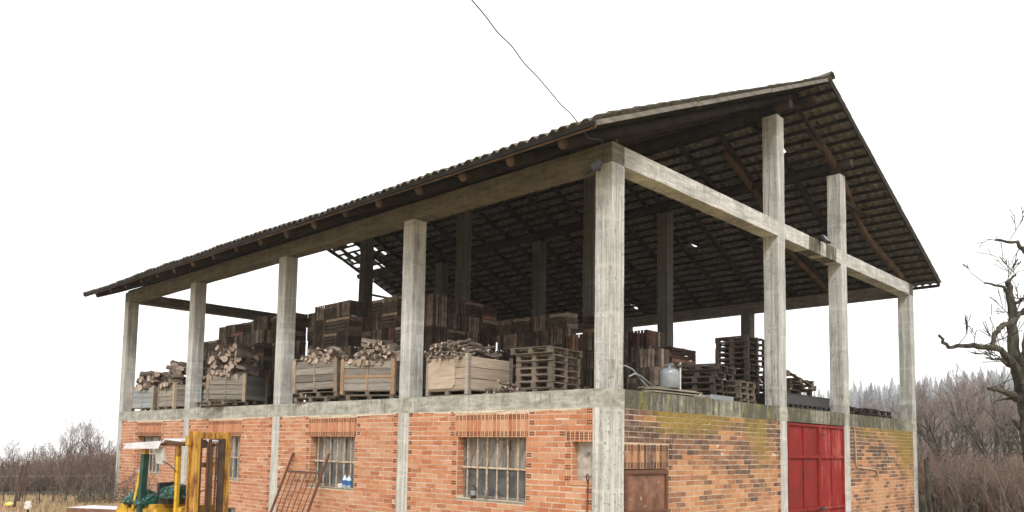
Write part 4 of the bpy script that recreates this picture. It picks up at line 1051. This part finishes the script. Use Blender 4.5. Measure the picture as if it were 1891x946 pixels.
def grow(mt, mw, p, d, L, r_, depth, rnd, up=.15, spread=.6, nseg=4, kids=(2, 4), thin=.012, taper=.6):
    """recursive limb; thick wood to mt, twigs to mw"""
    pts = [p.copy()]; rr = [r_]; q = p.copy(); dd = d.normalized()
    for i in range(nseg):
        dd = (dd+Vector((rnd.uniform(-1, 1), rnd.uniform(-1, 1), rnd.uniform(-1, 1)))*.16+Vector((0, 0, up*.3))).normalized()
        q = q+dd*(L/nseg); pts.append(q.copy()); rr.append(max(thin*.4, r_*(1-(1-taper)*(i+1)/nseg)))
    tgt = mt if r_ > thin else mw
    tgt.tube(pts, rr, 7 if r_ > .05 else (4 if r_ > thin else 3))
    if depth <= 0: return
    for k in range(rnd.randint(*kids)):
        t = rnd.uniform(.35, 1.0); i = min(nseg-1, int(t*nseg)); b = pts[i].lerp(pts[i+1], t*nseg-i)
        az = rnd.uniform(0, 6.28); base = (pts[i+1]-pts[i]).normalized(); pr = base.orthogonal().normalized(); pr.rotate(Matrix.Rotation(az, 3, base))
        nd = (base*(1-spread*.5)+pr*spread+Vector((0, 0, up))).normalized()
        grow(mt, mw, b, nd, L*rnd.uniform(.5, .78), rr[i]*rnd.uniform(.45, .7), depth-1, rnd, up, spread, max(2, nseg-1), kids, thin, taper)

def bare_tree(name, seed, H, r0, depth=5, kids=(3, 4), mat='bark2', up=.2, spread=.65):
    rnd = random.Random(seed); a = MB(); b = MB()
    grow(a, b, Vector((0, 0, -.1)), Vector((rnd.uniform(-.1, .1), rnd.uniform(-.1, .1), 1)), H*.5, r0, depth, rnd, up, spread, 5, kids, .014)
    root = empty(name, (0, 0, 0)); a.build('trunk', MT[mat], root); 
    b.build('crown', MT['twig'], root); return root
def shrub_mesh(seed, H, Wd, n, mats, leaf=0):
    rnd = random.Random(seed); m = MB()
    for k in range(n):
        x, y = rnd.gauss(0, Wd*.3), rnd.gauss(0, Wd*.3); p = Vector((x, y, 0)); lean_ = Vector((x*.35/Wd+rnd.uniform(-.35, .35), y*.35/Wd+rnd.uniform(-.35, .35), 1)).normalized()
        L = H*rnd.uniform(.45, 1.0)*(1.25 if rnd.random() < .08 else 1); pts = [p]; d = lean_
        for t in range(4): d = (d+Vector((rnd.uniform(-.25, .25), rnd.uniform(-.25, .25), rnd.uniform(-.05, .15)))).normalized(); pts.append(pts[-1]+d*L/4)
        m.tube(pts, [.012, .010, .008, .006, .003], 3, rnd.choice([0, 0, 1]))
        for s in range(5):
            t = rnd.uniform(.25, .95)*4; i = min(3, int(t)); b = pts[i].lerp(pts[i+1], t-i); d2 = (pts[i+1]-pts[i]).normalized()+Vector((rnd.uniform(-.9, .9), rnd.uniform(-.9, .9), rnd.uniform(-.1, .5)))
            e = b+d2.normalized()*L*rnd.uniform(.15, .3); m.tube([b, b.lerp(e, .5)+Vector((rnd.uniform(-.03, .03), rnd.uniform(-.03, .03), .02)), e], [.006, .005, .0025], 3, rnd.choice([0, 1]))
            for s2 in range(2):
                f = b.lerp(e, rnd.uniform(.3, 1)); g = f+Vector((rnd.uniform(-1, 1), rnd.uniform(-1, 1), rnd.uniform(-.2, 1))).normalized()*L*.1; m.tube([f, g], [.004, .002], 3, rnd.choice([0, 1]))
        for s in range(leaf):
            t = rnd.uniform(.2, 1)*4; i = min(3, int(t)); b = pts[i].lerp(pts[i+1], t-i)+Vector((rnd.gauss(0, .09), rnd.gauss(0, .09), rnd.gauss(0, .07)))
            u_ = Vector((rnd.uniform(-1, 1), rnd.uniform(-1, 1), rnd.uniform(-1, 1))).normalized()*.035; v_ = u_.orthogonal().normalized()*.022
            m.face([b-u_, b+v_, b+u_, b-v_], 2)
    return m.mesh('shrub', [MT[x] for x in mats])
def ground_at(x, y): return terrain_z(x, y)
def at_dist(xpix, d):     # a spot on the ground d metres away in the direction of a column of the photo
    v = F+R2*((xpix-945.5)/1476.2)+U2*((703.82-860)/1476.2); h = Vector((v.x, v.y)).normalized()
    x, y = CAM.x+h.x*d, CAM.y+h.y*d; return x, y, ground_at(x, y)

SH = [shrub_mesh(1, 1.5, 2.2, 95, ('twig', 'twigr', 'everg')), shrub_mesh(2, 1.7, 2.4, 100, ('twigr', 'twig', 'everg')), shrub_mesh(3, 1.4, 2.2, 85, ('twig', 'twig', 'everg'), 14), shrub_mesh(4, 1.9, 2.0, 70, ('twig', 'twigr', 'everg'))]
def put(me, x, y, z, s, label, cat, group, name='bare_shrub'):
    o = bpy.data.objects.new(name, me); col.objects.link(o); o.location = (x, y, z); o.scale = (s, s, s*random.uniform(.85, 1.1)); o.rotation_euler = (0, 0, random.uniform(0, 6.28)); return tag(o, label, cat, group)
rs = random.Random(5)
for xp in range(-30, 240, 17):
    for d in (32, 34.5, 37):
        x, y, z = at_dist(xp+rs.uniform(-6, 6), d+rs.uniform(-.7, .7))
        me = rs.choice([SH[0], SH[2], SH[0]]) if xp < 110 else rs.choice([SH[1], SH[0], SH[3], SH[1]])
        if -21.5 < x < 1 and y > -.8: continue
        put(me, x, y, z-.1, rs.uniform(.75, .98) if xp < 130 else rs.uniform(.9, 1.15), 'leafless brown shrub in the hedge at the left edge of the field', 'shrub', 'shrubs in the left hedge')
BT_ = []
def big_trees(spots, label, group, protos):
    for (xp, d, s) in spots:
        x, y, z = at_dist(xp, d); p = random.choice(protos); o = dup(p); o.location = (x, y, z-.2); o.rotation_euler = (0, 0, random.uniform(0, 6.28)); o.scale = (s, s, s); tag(o, label, 'tree', group)
bt = [bare_tree('bare_tree', 11, 7, .16), bare_tree('bare_tree', 12, 8, .14, kids=(3, 5)), bare_tree('bare_tree', 13, 6.5, .12, up=.35, spread=.5)]
lab = ['slender bare winter tree just right of the barn end', 'bare twiggy tree with forked trunk in the right background', 'bare upright tree in the right background scrub']
for p, (xp, d, s), lb in zip(bt, ((1722, 44, .92), (1838, 46, .95), (1785, 52, .95)), lab):
    x, y, z = at_dist(xp, d); p.location = (x, y, z-.2); p.scale = (s, s, s); tag(p, lb, 'tree', 'bare trees right of the barn')
big_trees([(1708, 36, .6), (1748, 56, .95), (1775, 60, 1.0), (1815, 58, 1.0), (1865, 56, 1.0), (1900, 62, 1.05), (1850, 68, 1.1), (1730, 66, 1.0), (1700, 60, .95), (1800, 72, 1.1), (1760, 78, 1.1), (1885, 76, 1.15), (1828, 80, 1.1)], 'grey leafless tree in the misty thicket right of the barn', 'misty leafless trees', bt)
big_trees([(1625, 62, .95), (1655, 70, 1.0), (1590, 75, .9)], 'grey leafless tree seen through the last open bay of the gable', 'leafless trees seen through the last bay', bt)
big_trees([(15, 34, .36), (118, 38, .42), (135, 37, .38), (175, 38, .44), (60, 38, .34), (95, 39, .32)], 'small bare sapling rising above the left hedge', 'saplings above the left hedge', bt[1:])
for xp in range(1690, 1930, 13):
    for d in (30, 34, 39, 46):
        if xp > 1845 and d < 34: pass
        x, y, z = at_dist(xp+rs.uniform(-6, 6), d+rs.uniform(-1, 1))
        if x < .9 and y < 16.5: continue
        put(rs.choice(SH), x, y, z-.15, rs.uniform(.9, 1.3), 'leafless reddish-brown shrub in the scrub right of the barn', 'shrub', 'shrubs right of the barn')

# spruces on the misty hill
def spruce(seed, H):
    rnd = random.Random(seed); a = MB(); b = MB()
    a.tube([(0, 0, -.3), (0, 0, H*.5), (0, 0, H)], [.16, .09, .02], 6)
    z = H*.12
    while z < H*.99:
        f = 1-z/H; Rm = H*.21*f**.8+.12
        for k in range(int(9+7*f)):
            az = rnd.uniform(0, 6.28); L = Rm*rnd.uniform(.6, 1.1); dr = L*rnd.uniform(.15, .45)
            c, s_ = math.cos(az), math.sin(az); w_ = .16+L*.16
            p0 = Vector((0, 0, z)); p1 = Vector((c*L*.55, s_*L*.55, z-dr*.25)); p2 = Vector((c*L, s_*L, z-dr)); sd = Vector((-s_, c, 0))*w_
            b.face([p0+sd*.3, p1+sd, p1-sd, p0-sd*.3]); b.face([p1+sd, p2, p1-sd]); b.face([p1+sd*.8, p1+sd*.3+Vector((0, 0, -.28)), p1-sd*.8])
        z += H*.026+.10*f
    root = empty('spruce_tree', (0, 0, 0)); a.build('trunk', MT['bark2'], root); b.build('crown', MT['spruce'], root); return root
sp = [spruce(1, 9), spruce(2, 10.5), spruce(3, 8)]
first = {0: True, 1: True, 2: True}
spots = []
for row, (d, n) in enumerate(((420, 26), (560, 30), (700, 34), (860, 38), (1020, 42), (1180, 50), (1340, 66))):
    for k in range(n):
        xp = 1400+(1960-1400)*(k+rs.uniform(.1, .9))/n; spots.append((xp, d+rs.uniform(-.05, .05)*d))
for i, (xp, d) in enumerate(spots):
    x, y, z = at_dist(xp, d); k = rs.randrange(3)
    o = sp[k] if first[k] else dup(sp[k]); first[k] = False
    s = rs.uniform(.55, 1.15)*(.86 if xp < 1560 else 1); s *= .9+d/560; o.location = (x, y, z-.3); o.scale = (s*1.1, s*1.1, s); o.rotation_euler = (0, 0, rs.uniform(0, 6.28))
    tag(o, 'misty dark spruce on the wooded hill behind the barn on the right', 'tree', 'spruces on the misty hill')

# gnarled old tree at the right edge
gt = empty('gnarled_tree', (0, 0, 0), 0, 'old gnarled tree with broken bare limbs at the right edge', 'tree')
def P3(xp, yp, dd=0, d=24):       # point of the tree, metres from the eye level along its own upright plane
    v = F+R2*((xp-945.5)/1476.2)+U2*((703.82-yp)/1476.2); h = math.hypot(v.x, v.y); return CAM+v*((d+dd)/h)
def limb(pts, r0, r1, depth=[0], name='limb', twigs=6, seed=0):
    rnd = random.Random(seed); P_ = [P3(*p) for p in pts]; Q = []
    for a, b in zip(P_, P_[1:]):
        for t in (0, .2, .4, .6, .8): j_ = .015+r0*.07; Q.append(a.lerp(b, t)+Vector((rnd.uniform(-j_, j_), rnd.uniform(-j_, j_), rnd.uniform(-j_, j_))))
    Q.append(P_[-1]); n = len(Q)
    m = MB(); m.tube(Q, [(r0+(r1-r0)*i/(n-1))*.72*rnd.uniform(.93, 1.07) for i in range(n)], 12 if r0 > .1 else 6, wob=.09)
    for k in range(max(1, twigs)):
        i = rnd.randint(1, n-1); b = Q[i]; d = Vector((rnd.uniform(-1, 1), rnd.uniform(-1, 1), rnd.uniform(-.2, 1))).normalized(); grow(m, m, b, d, rnd.uniform(.3, .95), .010, 2, rnd, .15, .5, 3, (1, 3), .03)
    return m.build(name, MT['bark2'], gt)
limb([(1924, 990, 0), (1914, 880, 0), (1906, 800, 0), (1897, 730, .1), (1895, 690, .1), (1897, 660, .1)], .38, .27, name='trunk', twigs=0, seed=1)
limb([(1890, 740, .2), (1876, 670, .3), (1869, 600, .4), (1865, 540, .3), (1861, 520, .2)], .24, .085, seed=2, twigs=3)
limb([(1862, 540, .3), (1852, 530, 0), (1818, 523, -.4)], .07, .035, seed=3, twigs=2)
limb([(1862, 540, .3), (1866, 515, .3), (1876, 507, .4)], .06, .03, seed=4, twigs=2)
limb([(1884, 690, .1), (1868, 668, -.2), (1846, 645, -.5), (1800, 638, -.9), (1750, 640, -1.2), (1733, 619, -1.3)], .15, .045, seed=5, twigs=6)
limb([(1833, 641, -.6), (1836, 618, -.4), (1852, 601, -.1), (1866, 598, 0), (1880, 583, .3), (1900, 570, .5)], .08, .11, seed=6, twigs=5)
limb([(1872, 678, 0), (1850, 665, -.4), (1820, 661, -.7)], .09, .03, seed=7, twigs=2)
limb([(1878, 735, .1), (1855, 722, -.6), (1824, 718, -1)], .14, .05, seed=8, twigs=1)
limb([(1868, 736, .1), (1848, 738, -.6), (1834, 744, -.8)], .05, .02, seed=9, twigs=1)
limb([(1888, 795, .1), (1868, 775, -.3), (1858, 785, -.5)], .08, .04, seed=10, twigs=2)
limb([(1892, 806, .1), (1870, 806, -.6), (1850, 818, -1), (1832, 836, -1.3)], .05, .02, seed=11, twigs=1)
limb([(1905, 480, .5), (1878, 448, 0), (1838, 443, -.5)], .09, .04, seed=12, twigs=4)
limb([(1895, 660, .1), (1905, 600, .5), (1902, 520, .8), (1915, 440, 1)], .2, .12, seed=13, twigs=3)
limb([(1876, 560, .3), (1890, 552, .2), (1905, 560, .2)], .06, .04, seed=14, twigs=1)
# stump posts near the barn end on the right
for (xp, yp, h, r_, d, lb) in ((1715, 946, 2.6, .07, 26, 'dark broken pole standing close to the right end of the barn'), (1706, 946, 1.2, .09, 25.5, 'short dark stump post at the right end of the barn'), (1765, 946, 1.5, .035, 27, 'thin brown stake leaning in the scrub on the right')):
    x, y, z = at_dist(xp, d); m = MB(); m.tube([(0, 0, -.2), (-.04, 0, h*.5), (-.08 if r_ > .05 else -.22, 0, h*.72)], [r_, r_*.95, r_*.85], 7, wob=.1); o = m.build('wooden_post', MT['bark2']); o.location = (x, y, z); tag(o, lb, 'post')

# left field: leaning posts, wire fence, litter
def leanpost(xp0, yp0, xp1, yp1, d, w_, label, mat='dark', name='fence_post'):
    a, b = P3(xp0, yp0, 0, d), P3(xp1, yp1, 0, d); a = a+(a-b)*.12; m = MB(); m.bar(a, b, w_, w_*.6); return tag(m.build(name, MT[mat]), label, 'post')
leanpost(28, 928, 42, 858, 23.5, .11, 'left one of two leaning dark iron posts in the field'); leanpost(36, 918, 53, 851, 24, .10, 'right one of two leaning dark iron posts in the field')
leanpost(46, 920, 50, 874, 25, .04, 'thin upright stake right of the leaning iron posts')
fw = empty('wire_fence', (0, 0, 0), 0, 'thin wire fence on slim stakes across the dry field', 'fence')
fp = []
for k, xp in enumerate((-10, 10, 46, 76, 102, 125, 147, 170, 195)):
    x, y, z = at_dist(xp, 26.5); fp.append((x, y, z)); m = MB(); m.bar((x, y, z-.1), (x+rs.uniform(-.08, .08), y, z+rs.uniform(.8, 1.1)), .022); m.build('stake', MT['bark2'], fw)
for h in (.55, 1.0):
    m = MB(); m.tube([(x, y, z+h) for x, y, z in fp], .004, 4); m.build('wire', MT['galv'], fw)
x, y, z = at_dist(24, 25); crumple('plastic_bag', (x, y, z+.30), (.18, .12, .07), m_plain('yellow_plastic', (.5, .46, .14), (.6, .5, .1), 3, .5), 'crumpled yellow plastic lying by the leaning posts', 'bag', 11)
m = MB(); m.box((-.5, -.3, 0), (.5, .3, .22), jit=.02); o = m.build('red_board', m_plain('faded_red', (.36, .10, .06), (.22, .08, .05), 4)); o.location = (x+.1, y-.1, z); tag(o, 'low faded red box under the yellow plastic in the field', 'box')
x, y, z = at_dist(57, 21.5); m = MB(); m.bar((x, y, z-.1), (x, y, z+.42), .04); o = m.build('marker_stake', MT['bark2']); tag(o, 'short stake with a white rag in the dry field', 'stake'); crumple('white_rag', (x, y, z+.46), (.09, .08, .12), MT['white'], 'white rag hanging on the short stake in the dry field', 'rag', 13)
x, y, z = at_dist(188, 26.5); o = put(SH[2], x, y, z, .95, 'dark evergreen-flecked bush right before the barn corner at left', 'shrub', '')

# dry grass
rg = random.Random(9); m = MB()
for k in range(26000):
    d = 16+18*math.sqrt(rg.random()); xp = rg.uniform(-60, 235); x, y, z = at_dist(xp, d)
    if -21.3 < x < 1 and y > -.6: continue
    h = rg.uniform(.12, .38); a = rg.uniform(0, 6.28); wv = Vector((math.cos(a), math.sin(a), 0))*.011; tip = Vector((x+rg.uniform(-.16, .16), y+rg.uniform(-.16, .16), z+h)); b = Vector((x, y, z-.02))
    m.face([b-wv, b+wv, b.lerp(tip, .6)+wv*.7+Vector((0, 0, .03)), tip])
tag(m.build('dry_grass', MT['grass']), 'long dry yellow grass in the field at the lower left', 'grass', kind='stuff')
print('crates', NC, 'objects', len(bpy.data.objects))
